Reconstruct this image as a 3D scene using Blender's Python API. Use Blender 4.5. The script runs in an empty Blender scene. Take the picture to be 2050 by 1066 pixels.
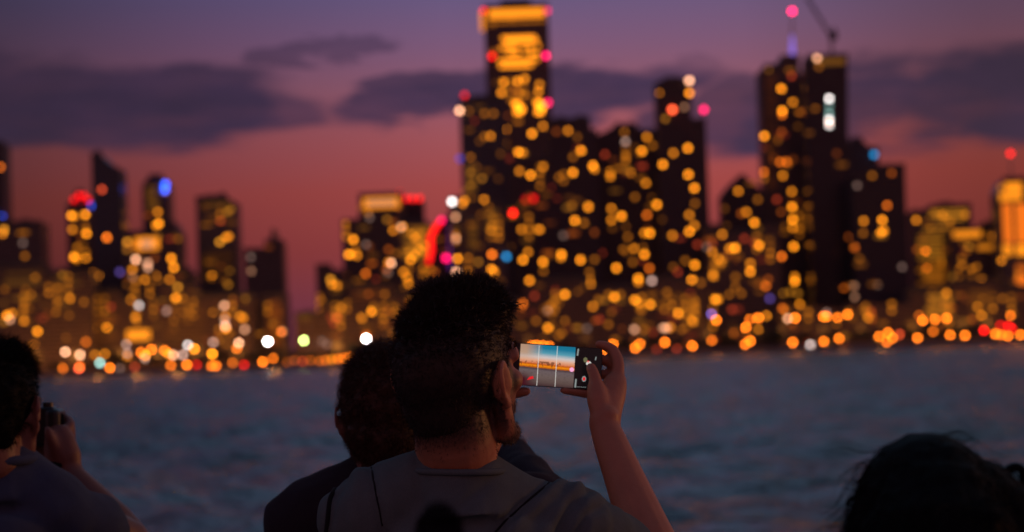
import bpy, bmesh, math, random
import numpy as np
from mathutils import Vector, Matrix, Euler, noise
from mathutils.bvhtree import BVHTree
R = math.radians
rng = random.Random(11)
nrg = np.random.default_rng(5)
scene = bpy.context.scene
COL = scene.collection

# ------------------------------------------------------------------ camera
DECK = 2.4                      # promenade above the lake
CAMZ = DECK + 1.68
F = 85.0 / 36.0 * 2050.0        # focal length in photo pixels
cam_d = bpy.data.cameras.new('camera')
cam = bpy.data.objects.new('camera', cam_d)
COL.objects.link(cam)
scene.camera = cam
cam_d.lens = 85; cam_d.sensor_width = 36; cam_d.sensor_fit = 'HORIZONTAL'
cam_d.clip_start = 0.1; cam_d.clip_end = 40000
CR = Matrix.Rotation(R(90 + 2.14), 3, 'X') @ Matrix.Rotation(R(-2.03), 3, 'Z')
cam.matrix_world = Matrix.Translation((0, 0, CAMZ)) @ CR.to_4x4()
cam_d.dof.use_dof = True
cam_d.dof.focus_distance = 3.54
cam_d.dof.aperture_fstop = 5.15
cam_d.dof.aperture_blades = 0
CW = Vector((0, 0, CAMZ))

def ray(px, py):
    return CR @ Vector(((px - 1025) / F, -(py - 533) / F, -1.0))
def P(px, py, D):
    d = ray(px, py)
    return CW + d * (D / d.y)
def proj(p):
    q = CR.transposed() @ (Vector(p) - CW)
    return 1025 + F * q.x / -q.z, 533 - F * q.y / -q.z

def lin(r, g, b):
    f = lambda c: (c / 12.92 if c <= .04045 else ((c + .055) / 1.055) ** 2.4)
    return (f(r / 255), f(g / 255), f(b / 255), 1)

# ------------------------------------------------------------------ tags
def tag(o, label=None, cat=None, group=None, kind=None):
    if label: o['label'] = label
    if cat: o['category'] = cat
    if group: o['group'] = group
    if kind: o['kind'] = kind
    return o
def empty(name, loc, label, cat, group=None):
    o = bpy.data.objects.new(name, None); COL.objects.link(o)
    o.location = loc; o.empty_display_size = .2
    return tag(o, label, cat, group)
def link(name, me, mat=None, parent=None, loc=None):
    o = bpy.data.objects.new(name, me); COL.objects.link(o)
    if mat is not None and len(me.materials) == 0: me.materials.append(mat)
    if parent is not None: o.parent = parent
    if loc is not None: o.location = loc
    return o

# ------------------------------------------------------------------ materials
def mat(name, base=(.5, .5, .5), rough=.6, metal=0., spec=.5, build=None):
    m = bpy.data.materials.new(name); m.use_nodes = True
    nt = m.node_tree; b = nt.nodes['Principled BSDF']
    b.inputs['Base Color'].default_value = (*base[:3], 1)
    b.inputs['Roughness'].default_value = rough
    b.inputs['Metallic'].default_value = metal
    b.inputs['Specular IOR Level'].default_value = spec
    if build: build(nt, b)
    return m
def N(nt, t, **kw):
    n = nt.nodes.new(t)
    for k, v in kw.items(): setattr(n, k, v)
    return n
def L(nt, a, b): nt.links.new(a, b)
def M(nt, op, a, b=None, c=None, clamp=False):
    n = nt.nodes.new('ShaderNodeMath'); n.operation = op; n.use_clamp = clamp
    for i, v in enumerate((a, b, c)):
        if v is None: continue
        if isinstance(v, (int, float)): n.inputs[i].default_value = v
        else: nt.links.new(v, n.inputs[i])
    return n.outputs[0]
def ramp(nt, fac, stops, interp='LINEAR'):
    n = nt.nodes.new('ShaderNodeValToRGB'); n.color_ramp.interpolation = interp
    e = n.color_ramp.elements
    while len(e) < len(stops): e.new(.5)
    for i, (p, c) in enumerate(stops):
        e[i].position = p; e[i].color = c if len(c) == 4 else (*c, 1)
    if fac is not None: nt.links.new(fac, n.inputs[0])
    return n.outputs[0]
def mix(nt, fac, a, b, blend='MIX'):
    n = nt.nodes.new('ShaderNodeMix'); n.data_type = 'RGBA'; n.blend_type = blend
    for k, v in ((0, fac), (6, a), (7, b)):
        if isinstance(v, (int, float)): n.inputs[k].default_value = v
        elif isinstance(v, tuple): n.inputs[k].default_value = v if len(v) == 4 else (*v, 1)
        else: nt.links.new(v, n.inputs[k])
    return n.outputs[2]
def noise_tex(nt, scale, detail=3, coord='Object', stretch=None, rough=.5):
    tc = N(nt, 'ShaderNodeTexCoord'); src = tc.outputs[coord]
    if stretch:
        mp = N(nt, 'ShaderNodeMapping'); mp.inputs['Scale'].default_value = stretch
        L(nt, src, mp.inputs['Vector']); src = mp.outputs[0]
    n = N(nt, 'ShaderNodeTexNoise'); n.inputs['Scale'].default_value = scale
    n.inputs['Detail'].default_value = detail; n.inputs['Roughness'].default_value = rough
    L(nt, src, n.inputs['Vector'])
    return n.outputs['Fac']
def bump(nt, b, h, strength=.3, dist=.01):
    n = N(nt, 'ShaderNodeBump'); n.inputs['Strength'].default_value = strength
    n.inputs['Distance'].default_value = dist
    L(nt, h, n.inputs['Height']); L(nt, n.outputs[0], b.inputs['Normal'])

def skin_mat(name, c):
    def f(nt, b):
        n = noise_tex(nt, 30, 4)
        col = mix(nt, n, tuple(v * .8 for v in c), tuple(min(1, v * 1.2) for v in c))
        at = N(nt, 'ShaderNodeAttribute'); at.attribute_name = 'stubble'       # shaved hair shows dark through the skin
        col = mix(nt, M(nt, 'MULTIPLY', at.outputs['Fac'], M(nt, 'ADD', .7, M(nt, 'MULTIPLY', noise_tex(nt, 260, 2), .5)), clamp=True), col, (.022, .010, .007))
        L(nt, col, b.inputs['Base Color'])
        bump(nt, b, M(nt, 'ADD', noise_tex(nt, 500, 2), M(nt, 'MULTIPLY', noise_tex(nt, 120, 3), 1.5)), .3, .0012)
        b.inputs['Subsurface Weight'].default_value = .12
        b.inputs['Subsurface Radius'].default_value = (.012, .004, .002)
        b.inputs['Subsurface Scale'].default_value = 1.0
    return mat(name, c, .5, build=f)
def cloth_mat(name, c, stain=False, scale=900):
    def f(nt, b):
        n = noise_tex(nt, 40, 4)
        col = mix(nt, n, tuple(v * .78 for v in c), tuple(min(1, v * 1.22) for v in c))
        fine = noise_tex(nt, scale, 2)
        col = mix(nt, .35, col, mix(nt, fine, (0, 0, 0), tuple(v * 2 for v in c)))
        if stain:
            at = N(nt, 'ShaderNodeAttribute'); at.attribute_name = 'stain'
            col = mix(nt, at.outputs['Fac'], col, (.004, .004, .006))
        L(nt, col, b.inputs['Base Color'])
        bump(nt, b, fine, .5, .002)
        b.inputs['Sheen Weight'].default_value = .0 if stain else .05
    return mat(name, c, .95, spec=.15, build=f)
def hair_mat(name, c, rough=.55, spec=.25):
    def f(nt, b):
        n = noise_tex(nt, 60, 3)
        L(nt, mix(nt, n, tuple(v * .5 for v in c), tuple(v * 1.6 for v in c)), b.inputs['Base Color'])
    return mat(name, c, rough, spec=spec, build=f)
def facade_mat(name, wall, glass, cw=4.2, ch=3.6):
    """wall with a grid of unlit windows (pattern in metres, object space)."""
    def f(nt, b):
        tc = N(nt, 'ShaderNodeTexCoord')
        sp = N(nt, 'ShaderNodeSeparateXYZ'); L(nt, tc.outputs['Object'], sp.inputs[0])
        h = M(nt, 'ADD', sp.outputs[0], sp.outputs[1])
        fx = M(nt, 'FRACT', M(nt, 'DIVIDE', h, cw)); fz = M(nt, 'FRACT', M(nt, 'DIVIDE', sp.outputs[2], ch))
        inx = M(nt, 'MULTIPLY', M(nt, 'GREATER_THAN', fx, .18), M(nt, 'LESS_THAN', fx, .82))
        inz = M(nt, 'MULTIPLY', M(nt, 'GREATER_THAN', fz, .3), M(nt, 'LESS_THAN', fz, .85))
        w = M(nt, 'MULTIPLY', inx, inz)
        n = noise_tex(nt, .06, 3)
        wc = mix(nt, n, tuple(v * .7 for v in wall), tuple(v * 1.2 for v in wall))
        L(nt, mix(nt, w, wc, glass), b.inputs['Base Color'])
        L(nt, M(nt, 'SUBTRACT', .8, M(nt, 'MULTIPLY', w, .65)), b.inputs['Roughness'])
        bump(nt, b, w, .6, -.25)
    return mat(name, wall, .8, build=f)
EMC = {}
COLS = {'o': (1., .285, .008), 'O': (1., .19, .008), 'y': (1., .36, .02), 'p': (1., .45, .24), 'w': (1., .9, .86),
        'R': (1., .006, .006), 'M': (1., .005, .12), 'B': (.03, .11, 1.), 'T': (.02, .32, .75), 'v': (.34, .2, 1.),
        'g': (.75, 1., .25), 't': (.5, .95, .85), 'r': (1., .1, .03), 'd': (.5, .3, .24), 'V': (.25, .04, .6)}
def glow(code, s):
    k = (code, round(s, 3))
    if k not in EMC:
        m = bpy.data.materials.new('lit_' + {'o': 'amber', 'O': 'orange'}.get(code, 'glass')); m.use_nodes = True
        b = m.node_tree.nodes['Principled BSDF']
        b.inputs['Base Color'].default_value = (.05, .05, .05, 1)
        b.inputs['Emission Color'].default_value = (*COLS[code], 1)
        b.inputs['Emission Strength'].default_value = s
        m.cycles.emission_sampling = 'NONE'
        EMC[k] = m
    return EMC[k]

# ------------------------------------------------------------------ mesh collecting
class MB:
    def __init__(s): s.v = []; s.f = []
    def add(s, vs, fs):
        o = len(s.v); s.v += [tuple(v) for v in vs]; s.f += [tuple(i + o for i in f) for f in fs]
    def box(s, a, b):
        x0, y0, z0 = a; x1, y1, z1 = b
        s.add([(x0, y0, z0), (x1, y0, z0), (x1, y1, z0), (x0, y1, z0), (x0, y0, z1), (x1, y0, z1), (x1, y1, z1), (x0, y1, z1)],
              [(0, 3, 2, 1), (4, 5, 6, 7), (0, 1, 5, 4), (1, 2, 6, 5), (2, 3, 7, 6), (3, 0, 4, 7)])
    def prism(s, pts, y0, y1):          # outline in x,z walked anticlockwise seen from -y
        n = len(pts)
        s.add([(x, y0, z) for x, z in pts] + [(x, y1, z) for x, z in pts],
              [tuple(range(n)), tuple(range(2 * n - 1, n - 1, -1))] + [(i, i + n, (i + 1) % n + n, (i + 1) % n) for i in range(n)])
    def rings(s, rings, cap=True):
        n = len(rings[0]); vs = [p for r in rings for p in r]; fs = []
        for k in range(len(rings) - 1):
            for i in range(n):
                j = (i + 1) % n
                fs.append((k * n + i, k * n + j, (k + 1) * n + j, (k + 1) * n + i))
        if cap:
            fs.append(tuple(range(n - 1, -1, -1))); fs.append(tuple(range((len(rings) - 1) * n, len(rings) * n)))
        s.add(vs, fs)
    def tube(s, pts, rad, n=12, round_caps=True, flat=1., up=None):
        """smooth tube through pts; rad per point; flat squeezes the radius along 'up'."""
        P_ = [Vector(p) for p in pts]; r_ = list(rad) if hasattr(rad, '__len__') else [rad] * len(P_)
        if len(P_) > 2:                    # catmull-rom refinement
            Q = []; q = []
            for i in range(len(P_) - 1):
                p0 = P_[max(i - 1, 0)]; p1 = P_[i]; p2 = P_[i + 1]; p3 = P_[min(i + 2, len(P_) - 1)]
                for t in (0, .25, .5, .75):
                    Q.append(.5 * ((2 * p1) + (p2 - p0) * t + (2 * p0 - 5 * p1 + 4 * p2 - p3) * t * t + (3 * p1 - p0 - 3 * p2 + p3) * t ** 3))
                    q.append(r_[i] * (1 - t) + r_[i + 1] * t)
            Q.append(P_[-1]); q.append(r_[-1]); P_, r_ = Q, q
        T = [(P_[min(i + 1, len(P_) - 1)] - P_[max(i - 1, 0)]).normalized() for i in range(len(P_))]
        if round_caps:
            a, b = P_[0], P_[-1]; ra, rb = r_[0], r_[-1]
            P_ = [a - T[0] * ra * .97, a - T[0] * ra * .7] + P_ + [b + T[-1] * rb * .7, b + T[-1] * rb * .97]
            r_ = [ra * .25, ra * .7] + r_ + [rb * .7, rb * .25]
            T = [T[0], T[0]] + T + [T[-1], T[-1]]
        u = Vector(up) if up is not None else (Vector((0, 0, 1)) if abs(T[0].z) < .9 else Vector((0, 1, 0)))
        rr = []
        for p, r, t in zip(P_, r_, T):
            w = (u - t * u.dot(t)).normalized(); x = t.cross(w)
            if up is None: u = w
            rr.append([p + (x * math.cos(k * 2 * math.pi / n) + w * flat * math.sin(k * 2 * math.pi / n)) * r for k in range(n)])
        s.rings(rr)
    def ell(s, c, r, rot=None, n=16, m=10):
        rot = rot or Matrix.Identity(3); c = Vector(c); rr = []
        for j in range(m + 1):
            a = -math.pi / 2 + math.pi * (j + .03) / (m + .06)
            rr.append([c + rot @ Vector((r[0] * math.cos(a) * math.cos(2 * math.pi * i / n), r[1] * math.cos(a) * math.sin(2 * math.pi * i / n), r[2] * math.sin(a))) for i in range(n)])
        s.rings(rr)
    def mesh(s, name, loc=(0, 0, 0), smooth=False):
        me = bpy.data.meshes.new(name)
        l = Vector(loc)
        me.from_pydata([tuple(Vector(v) - l) for v in s.v], [], s.f); me.update()
        if smooth: me.polygons.foreach_set('use_smooth', [True] * len(me.polygons))
        return me
    def build(s, name, m, parent=None, smooth=False, own=False):
        """world coordinates; stored relative to the parent thing (or, if own, to its own base)."""
        loc = Vector((0, 0, 0))
        if parent is not None:
            q = parent
            while q is not None: loc += q.location; q = q.parent
        o = link(name, s.mesh(name, loc, smooth), m, parent)
        return o
    def remesh(s, name, voxel, smooth=3, loc=(0, 0, 0)):
        me = s.mesh(name + '_raw', loc)
        bm = bmesh.new(); bm.from_mesh(me); bmesh.ops.recalc_face_normals(bm, faces=bm.faces); bm.to_mesh(me); bm.free()
        t = bpy.data.objects.new('remesh_source', me); COL.objects.link(t)
        r = t.modifiers.new('r', 'REMESH'); r.mode = 'VOXEL'; r.voxel_size = voxel
        if smooth:
            k = t.modifiers.new('s', 'SMOOTH'); k.factor = .5; k.iterations = smooth
        dg = bpy.context.evaluated_depsgraph_get()
        out = bpy.data.meshes.new_from_object(t.evaluated_get(dg)); out.name = name
        bpy.data.objects.remove(t); bpy.data.meshes.remove(me)
        out.polygons.foreach_set('use_smooth', [True] * len(out.polygons))
        return out

def get_co(me):
    a = np.empty(len(me.vertices) * 3, np.float32); me.vertices.foreach_get('co', a); return a.reshape(-1, 3)
def get_no(me):
    a = np.empty(len(me.vertices) * 3, np.float32); me.vertices.foreach_get('normal', a); return a.reshape(-1, 3)
def set_co(me, c):
    me.vertices.foreach_set('co', np.ascontiguousarray(c, np.float32).ravel()); me.update()
def vnoise(c, scale, seed=0.):
    return np.array([noise.noise((p[0] * scale + seed, p[1] * scale, p[2] * scale)) for p in c], np.float32)

def strands(roots, dirs, lens, width, curl=0., freq=1., gravity=0., seg=5, jitter=.25, clump=None):
    """numpy bundle of tapered three-sided hairs -> one mesh."""
    n = len(roots); roots = np.asarray(roots, np.float64); dirs = np.asarray(dirs, np.float64)
    lens = np.asarray(lens, np.float64)
    d = dirs + nrg.normal(0, jitter, (n, 3)); d /= np.linalg.norm(d, axis=1, keepdims=True) + 1e-9
    ref = np.where(np.abs(d[:, 2:3]) < .9, np.array([[0, 0, 1.]]), np.array([[0, 1., 0]]))
    a = np.cross(d, ref); a /= np.linalg.norm(a, axis=1, keepdims=True) + 1e-9
    b = np.cross(d, a); ph = nrg.uniform(0, 6.283, n); fr = freq * nrg.uniform(.7, 1.3, n)
    pts = []; 
    for k in range(seg + 1):
        t = k / seg
        ang = ph + fr * t * 6.283
        off = curl * t ** .7 * (np.cos(ang)[:, None] * a + np.sin(ang)[:, None] * b) - curl * t ** .7 * 0
        p = roots + d * (lens * t)[:, None] + off
        p[:, 2] -= gravity * lens * t * t
        pts.append(p)
    V = np.empty((n, seg + 1, 3, 3))
    for k in range(seg + 1):
        w = width * (1 - .85 * (k / seg) ** 2)
        for c in range(3):
            an = c * 2.0944
            V[:, k, c] = pts[k] + w * (math.cos(an) * a + math.sin(an) * b)
    base = (np.arange(n) * (seg + 1) * 3)[:, None, None]
    q = []
    for k in range(seg):
        for c in range(3):
            e = (c + 1) % 3
            q.append([k * 3 + c, k * 3 + e, (k + 1) * 3 + e, (k + 1) * 3 + c])
    q = np.array(q)[None] + base
    return V.reshape(-1, 3), q.reshape(-1, 4)
def np_mesh(name, V, Q):
    me = bpy.data.meshes.new(name)
    me.vertices.add(len(V)); me.vertices.foreach_set('co', np.ascontiguousarray(V, np.float32).ravel())
    nq = len(Q); me.loops.add(nq * 4); me.loops.foreach_set('vertex_index', np.ascontiguousarray(Q, np.int32).ravel())
    me.polygons.add(nq); me.polygons.foreach_set('loop_start', np.arange(0, nq * 4, 4, dtype=np.int32))
    me.polygons.foreach_set('loop_total', np.full(nq, 4, np.int32))
    me.update(calc_edges=True); me.validate()
    return me
def add_strands(me, V, Q, loc):
    """append strands to an existing mesh datablock (hair cap + hairs = one mesh)."""
    c = get_co(me); nv = len(c)
    fs = [tuple(p.vertices) for p in me.polygons]
    V2 = np.vstack([c, np.asarray(V) - np.array(loc)]); fs += [tuple(int(i) + nv for i in r) for r in Q]
    out = bpy.data.meshes.new(me.name); out.from_pydata(V2.tolist(), [], fs); out.update()
    out.polygons.foreach_set('use_smooth', [True] * len(out.polygons))
    return out

# ================================================================== SKY
w = bpy.data.worlds.new('World'); scene.world = w; w.use_nodes = True
nt = w.node_tree; nt.nodes.clear()
SUN_AZ, SUN_EL = R(70), R(2.5)      # sunset glow: ahead and to the right
out = N(nt, 'ShaderNodeOutputWorld'); bg = N(nt, 'ShaderNodeBackground'); L(nt, bg.outputs[0], out.inputs[0])
tc = N(nt, 'ShaderNodeTexCoord'); sp = N(nt, 'ShaderNodeSeparateXYZ'); L(nt, tc.outputs['Generated'], sp.inputs[0])
X, Y, Z = sp.outputs
az = M(nt, 'ARCTAN2', X, Y)
S = lambda *a: lin(*a)
clear = ramp(nt, Z, [(0, S(104, 50, 72)), (.022, S(122, 54, 72)), (.045, S(142, 56, 62)), (.07, S(158, 66, 68)), (.092, S(156, 78, 88)),
                     (.112, S(138, 84, 106)), (.13, S(120, 84, 118)), (.15, S(100, 84, 126)), (.2, S(108, 126, 160)), (.4, S(106, 138, 168)), (1, S(64, 88, 120))])
# the glow fades away from the sunset azimuth, and a dim pink belt stands opposite
fade = ramp(nt, M(nt, 'ADD', M(nt, 'DIVIDE', az, 2 * math.pi), .5),
            [(0, (.6, .5, .5)), (.3, (.5, .46, .46)), (.455, (.28, .27, .30)), (.466, (.30, .29, .31)), (.48, (.66, .63, .66)), (.496, (1., 1., 1.)),
             (.515, (1.02, 1, .97)), (.53, (.62, .55, .5)), (.6, (.7, .5, .42)), (.75, (.6, .5, .5)), (1, (.6, .5, .5))])
clear = mix(nt, 1., clear, fade, 'MULTIPLY')
back = M(nt, 'MULTIPLY', M(nt, 'LESS_THAN', Y, 0.), 1.)
backf = N(nt, 'ShaderNodeMapRange'); backf.interpolation_type = 'SMOOTHSTEP'
backf.inputs['From Min'].default_value = .1; backf.inputs['From Max'].default_value = -.6
L(nt, Y, backf.inputs['Value'])
belt = ramp(nt, Z, [(0, S(110, 62, 66)), (.12, S(170, 92, 92)), (.35, S(120, 86, 100)), (.8, S(60, 66, 100))])
clear = mix(nt, backf.outputs[0], clear, belt)
# clouds: soft banks, ragged by noise
mp = N(nt, 'ShaderNodeMapping'); mp.inputs['Scale'].default_value = (1, 1, 2.6); L(nt, tc.outputs['Generated'], mp.inputs[0])
n1 = N(nt, 'ShaderNodeTexNoise'); n1.inputs['Scale'].default_value = 26; n1.inputs['Detail'].default_value = 6; L(nt, mp.outputs[0], n1.inputs[0])
mp3 = N(nt, 'ShaderNodeMapping'); mp3.inputs['Scale'].default_value = (1, 1, 6.); L(nt, tc.outputs['Generated'], mp3.inputs[0])
n3 = N(nt, 'ShaderNodeTexNoise'); n3.inputs['Scale'].default_value = 14; n3.inputs['Detail'].default_value = 7; n3.inputs['Roughness'].default_value = .6; L(nt, mp3.outputs[0], n3.inputs[0])
n2 = N(nt, 'ShaderNodeTexNoise'); n2.inputs['Scale'].default_value = 9; n2.inputs['Detail'].default_value = 3; L(nt, mp.outputs[0], n2.inputs[0])
un = M(nt, 'ADD', az, M(nt, 'MULTIPLY', M(nt, 'SUBTRACT', n2.outputs['Fac'], .5), .11))
vn = M(nt, 'ADD', Z, M(nt, 'ADD', M(nt, 'MULTIPLY', M(nt, 'SUBTRACT', n1.outputs['Fac'], .5), .016), M(nt, 'MULTIPLY', M(nt, 'SUBTRACT', n3.outputs['Fac'], .5), .034)))
banks = [(190, 220, 440, 104, .02, .95, .6), (20, 236, 300, 84, .0, .9, .5), (470, 215, 190, 60, .05, .75, .6), (1120, 184, 330, 60, .05, .95, .6), (850, 194, 240, 48, .14, .9, .5),
         (640, 104, 200, 28, .05, .62, .35), (1700, 208, 340, 92, .09, .95, .7), (2010, 190, 400, 108, .06, 1., .75), (1430, 215, 90, 60, .1, .85, .5),
         (1380, 118, 40, 12, 0, .3, .3), (-300, 180, 420, 120, 0, .8, .6)]
mask = None
for (cx, cy, a, b, sl, st, soft) in banks:
    d = ray(cx, cy).normalized(); u0 = math.atan2(d.x, d.y); v0 = d.z
    du = M(nt, 'SUBTRACT', un, u0)
    dv = M(nt, 'SUBTRACT', M(nt, 'SUBTRACT', vn, v0), M(nt, 'MULTIPLY', du, sl))
    q = M(nt, 'SQRT', M(nt, 'ADD', M(nt, 'POWER', M(nt, 'ABSOLUTE', M(nt, 'DIVIDE', du, a / F)), 2.), M(nt, 'POWER', M(nt, 'ABSOLUTE', M(nt, 'DIVIDE', dv, b / F)), 2.)))
    r = N(nt, 'ShaderNodeMapRange'); r.interpolation_type = 'SMOOTHSTEP'
    r.inputs['From Min'].default_value = 1.12; r.inputs['From Max'].default_value = 1.12 - soft * .75
    r.inputs['To Max'].default_value = st
    L(nt, q, r.inputs['Value'])
    mask = r.outputs[0] if mask is None else M(nt, 'MAXIMUM', mask, r.outputs[0])
mask = M(nt, 'MULTIPLY', mask, M(nt, 'ADD', .62, M(nt, 'MULTIPLY', n3.outputs['Fac'], .74)), clamp=True)
cloud = mix(nt, 1., mix(nt, n1.outputs['Fac'], S(50, 35, 64), S(74, 50, 86)), mix(nt, .4, fade, (.85, .85, .9)), 'MULTIPLY')
skyc = mix(nt, mask, clear, cloud)
nish = N(nt, 'ShaderNodeTexSky'); nish.sky_type = 'NISHITA'; nish.sun_disc = False
nish.sun_elevation = SUN_EL; nish.sun_rotation = SUN_AZ
total = mix(nt, .006, skyc, nish.outputs[0], 'ADD')
L(nt, total, bg.inputs[0]); bg.inputs[1].default_value = 1.0

sun_d = bpy.data.lights.new('sun', 'SUN'); sun = bpy.data.objects.new('sun', sun_d); COL.objects.link(sun)
sun_d.energy = .5; sun_d.angle = R(8); sun_d.color = (1, .38, .12)
sdir = Vector((math.sin(SUN_AZ) * math.cos(SUN_EL), math.cos(SUN_AZ) * math.cos(SUN_EL), math.sin(SUN_EL)))
sun.rotation_euler = sdir.to_track_quat('Z', 'Y').to_euler()
scene.view_settings.view_transform = 'Standard'; scene.view_settings.look = 'None'
scene.view_settings.exposure = 0; scene.view_settings.gamma = 1
cy = scene.cycles
cy.max_bounces = 5; cy.diffuse_bounces = 2; cy.glossy_bounces = 3; cy.transmission_bounces = 2
cy.sample_clamp_indirect = 3.; cy.use_denoising = True; cy.caustics_reflective = False; cy.caustics_refractive = False
cy.use_adaptive_sampling = False

# ================================================================== SETTING
SHORE = 1750.0
def water_nodes(nt, b):
    h1 = noise_tex(nt, 1.6, 4, stretch=(.8, .7, 1))
    big = noise_tex(nt, .06, 3, stretch=(.5, .25, 1))
    h = M(nt, 'MULTIPLY', h1, .8)
    bn = N(nt, 'ShaderNodeBump'); bn.inputs['Distance'].default_value = 1.
    L(nt, M(nt, 'ADD', .35, M(nt, 'MULTIPLY', big, 1.2), clamp=True), bn.inputs['Strength'])
    L(nt, h, bn.inputs['Height']); L(nt, bn.outputs[0], b.inputs['Normal'])
    b.inputs['IOR'].default_value = 1.33
m_water = mat('lake_water', (.02, .035, .055), .18, build=water_nodes)
ys = 5.4 + 9. * ((SHORE / 9.) ** (np.arange(521) / 520.) - 1.); ys *= (SHORE - 5.4) / (ys[-1] - 5.4) if False else 1.
ys = np.minimum(ys, SHORE); ys[-1] = SHORE; cols = np.linspace(-1, 1, 361)
GX = cols[None, :] * (.42 * ys[:, None] + 14.); GY = np.repeat(ys[:, None], 361, 1); GZ = np.zeros_like(GX)
for k in range(34):
    lam = 2.2 * (1.075 ** k) * nrg.uniform(.9, 1.1); an = nrg.normal(.3, 1.15); kk = 2 * math.pi / lam
    GZ += .0165 * lam ** .5 * np.sin(kk * (math.sin(an) * GX + math.cos(an) * GY) + nrg.uniform(0, 6.28)) * np.clip(1.6 - ys / (lam * 110.), 0, 1)[:, None]
GZ *= np.clip((ys - 5.4) / 6., 0, 1)[:, None] * np.clip((SHORE - ys) / 400., 0, 1)[:, None]; GZ[:, 0] = 0; GZ[:, -1] = 0
nr, nc = GX.shape; idx = np.arange(nr * nc).reshape(nr, nc)
WQ = np.stack([idx[:-1, :-1], idx[:-1, 1:], idx[1:, 1:], idx[1:, :-1]], -1).reshape(-1, 4)
WV = np.stack([GX, GY, GZ], -1).reshape(-1, 3)
extra = []; eq = []
for sgn, c_i in ((-1, 0), (1, nc - 1)):
    o_ = len(WV) + len(extra)
    for r_i in range(nr): extra.append((sgn * 9000., ys[r_i], 0.))
    for r_i in range(nr - 1):
        a_, b__ = idx[r_i, c_i], idx[r_i + 1, c_i]; c__, d__ = o_ + r_i, o_ + r_i + 1
        eq.append((c__, a_, b__, d__) if sgn < 0 else (a_, c__, d__, b__))
WV = np.vstack([WV, np.array(extra)]); WQ = np.vstack([WQ, np.array(eq)])
wme = np_mesh('water', WV, WQ); wme.polygons.foreach_set('use_smooth', [True] * len(wme.polygons))
tag(link('water', wme, m_water), kind='structure')
def conc(nt, b):
    n = noise_tex(nt, 3, 5)
    L(nt, mix(nt, n, (.16, .15, .14), (.3, .28, .26)), b.inputs['Base Color'])
    bump(nt, b, noise_tex(nt, 60, 4), .3, .004)
m_conc = mat('concrete', (.25, .24, .22), .85, build=conc)
mb = MB(); mb.box((-60, -40, -3), (60, 5.4, DECK)); tag(mb.build('promenade', m_conc), kind='structure')
m_land = mat('city_ground', (.03, .03, .028), .9, build=lambda nt, b: L(nt, mix(nt, noise_tex(nt, .05, 4), (.02, .022, .018), (.05, .045, .04)), b.inputs['Base Color']))
mb = MB(); mb.box((-9000, SHORE, -3), (9000, 16000, 3.0)); tag(mb.build('shore_ground', m_land), kind='structure')
mb = MB(); mb.box((-2500, SHORE - 3, -3), (2500, SHORE, 4.0)); tag(mb.build('seawall', m_conc), 'long low dark sea wall where the city meets the lake', 'sea wall')
def road_nodes(nt, b):
    L(nt, mix(nt, noise_tex(nt, .3, 3), (.04, .04, .04), (.065, .063, .06)), b.inputs['Base Color'])
mb = MB(); mb.box((-2500, SHORE + 14, 3.004), (2500, SHORE + 34, 3.05)); tag(mb.build('shore_road', mat('asphalt', (.05, .05, .05), .85, build=road_nodes)), kind='structure')

# ================================================================== SKYLINE
FM = [facade_mat('facade_brown', (.135, .092, .082), (.014, .015, .02)),
      facade_mat('facade_slate', (.07, .078, .10), (.014, .02, .032), 3.4, 3.8),
      facade_mat('facade_stone', (.2, .15, .11), (.015, .015, .02), 4.8, 3.7),
      facade_mat('facade_dark', (.05, .042, .052), (.01, .01, .016), 3.0, 3.5)]
m_plant = mat('roof_metal', (.06, .06, .065), .6, .3, build=lambda nt, b: L(nt, mix(nt, noise_tex(nt, .4, 3), (.04, .04, .045), (.08, .08, .085)), b.inputs['Base Color']))
BLD = []     # (root, D, outline in pixels)
def inside(px, py, poly):
    c = False; n = len(poly)
    for i in range(n):
        (x0, y0), (x1, y1) = poly[i], poly[i - 1]
        if (y0 > py) != (y1 > py) and px < (x1 - x0) * (py - y0) / (y1 - y0) + x0: c = not c
    return c
def building(name, label, cat, prof, D, fm, depth=34., group=None, plant=True):
    """prof: roofline from left to right in photo pixels; the tower stands on the shore D metres off."""
    prof = [(float(x), float(y)) for x, y in prof]
    xl, xr = prof[0][0], prof[-1][0]; cx = (xl + xr) / 2
    hy = 714 - (cx - 1025) * .0354
    tops = [P(x, y, D) for x, y in prof]
    c0 = (tops[0].x + tops[-1].x) / 2
    root = empty(name, (c0, D + depth / 2, 3.0), label, cat, group)
    m_ = MB(); pts = [(tops[-1].x, 3.0), *[(t.x, t.z) for t in reversed(tops)], (tops[0].x, 3.0)]
    m_.prism([(x, z) for x, z in [(tops[0].x, 3.0), (tops[-1].x, 3.0)] + [(t.x, t.z) for t in reversed(tops)]], D, D + depth)
    wl = m_.build('wall', FM[fm], root)
    # plant rooms and a parapet lip along every flat stretch of roof
    for a, b in zip(tops[:-1], tops[1:]):
        if b.x - a.x > 5 and abs(a.z - b.z) < 3:
            z = max(a.z, b.z); lo = min(a.z, b.z)
            pp = MB(); pp.box((a.x - .35, D - .35, lo - .9), (b.x + .35, D - .02, z + 1.1)); pp.build('parapet', m_plant, root)
            if plant and b.x - a.x > 9:
                wd = (b.x - a.x); s = a.x + wd * rng.uniform(.2, .35)
                pr = MB(); pr.box((s, D + depth * .3, lo - .5), (s + wd * rng.uniform(.25, .4), D + depth * .7, z + rng.uniform(2, 4))); pr.build('roof_plant', m_plant, root)
    slope = .0354
    poly = [(xl + 0.0, 1000)] + prof + [(xr, 1000)]
    BLD.append((root, D, poly, depth))
    return root
def find(px, py):
    best = None
    for b in BLD:
        if inside(px, py, b[2]) and (best is None or b[1] < best[1]): best = b
    return best
WMESH = {}
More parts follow.
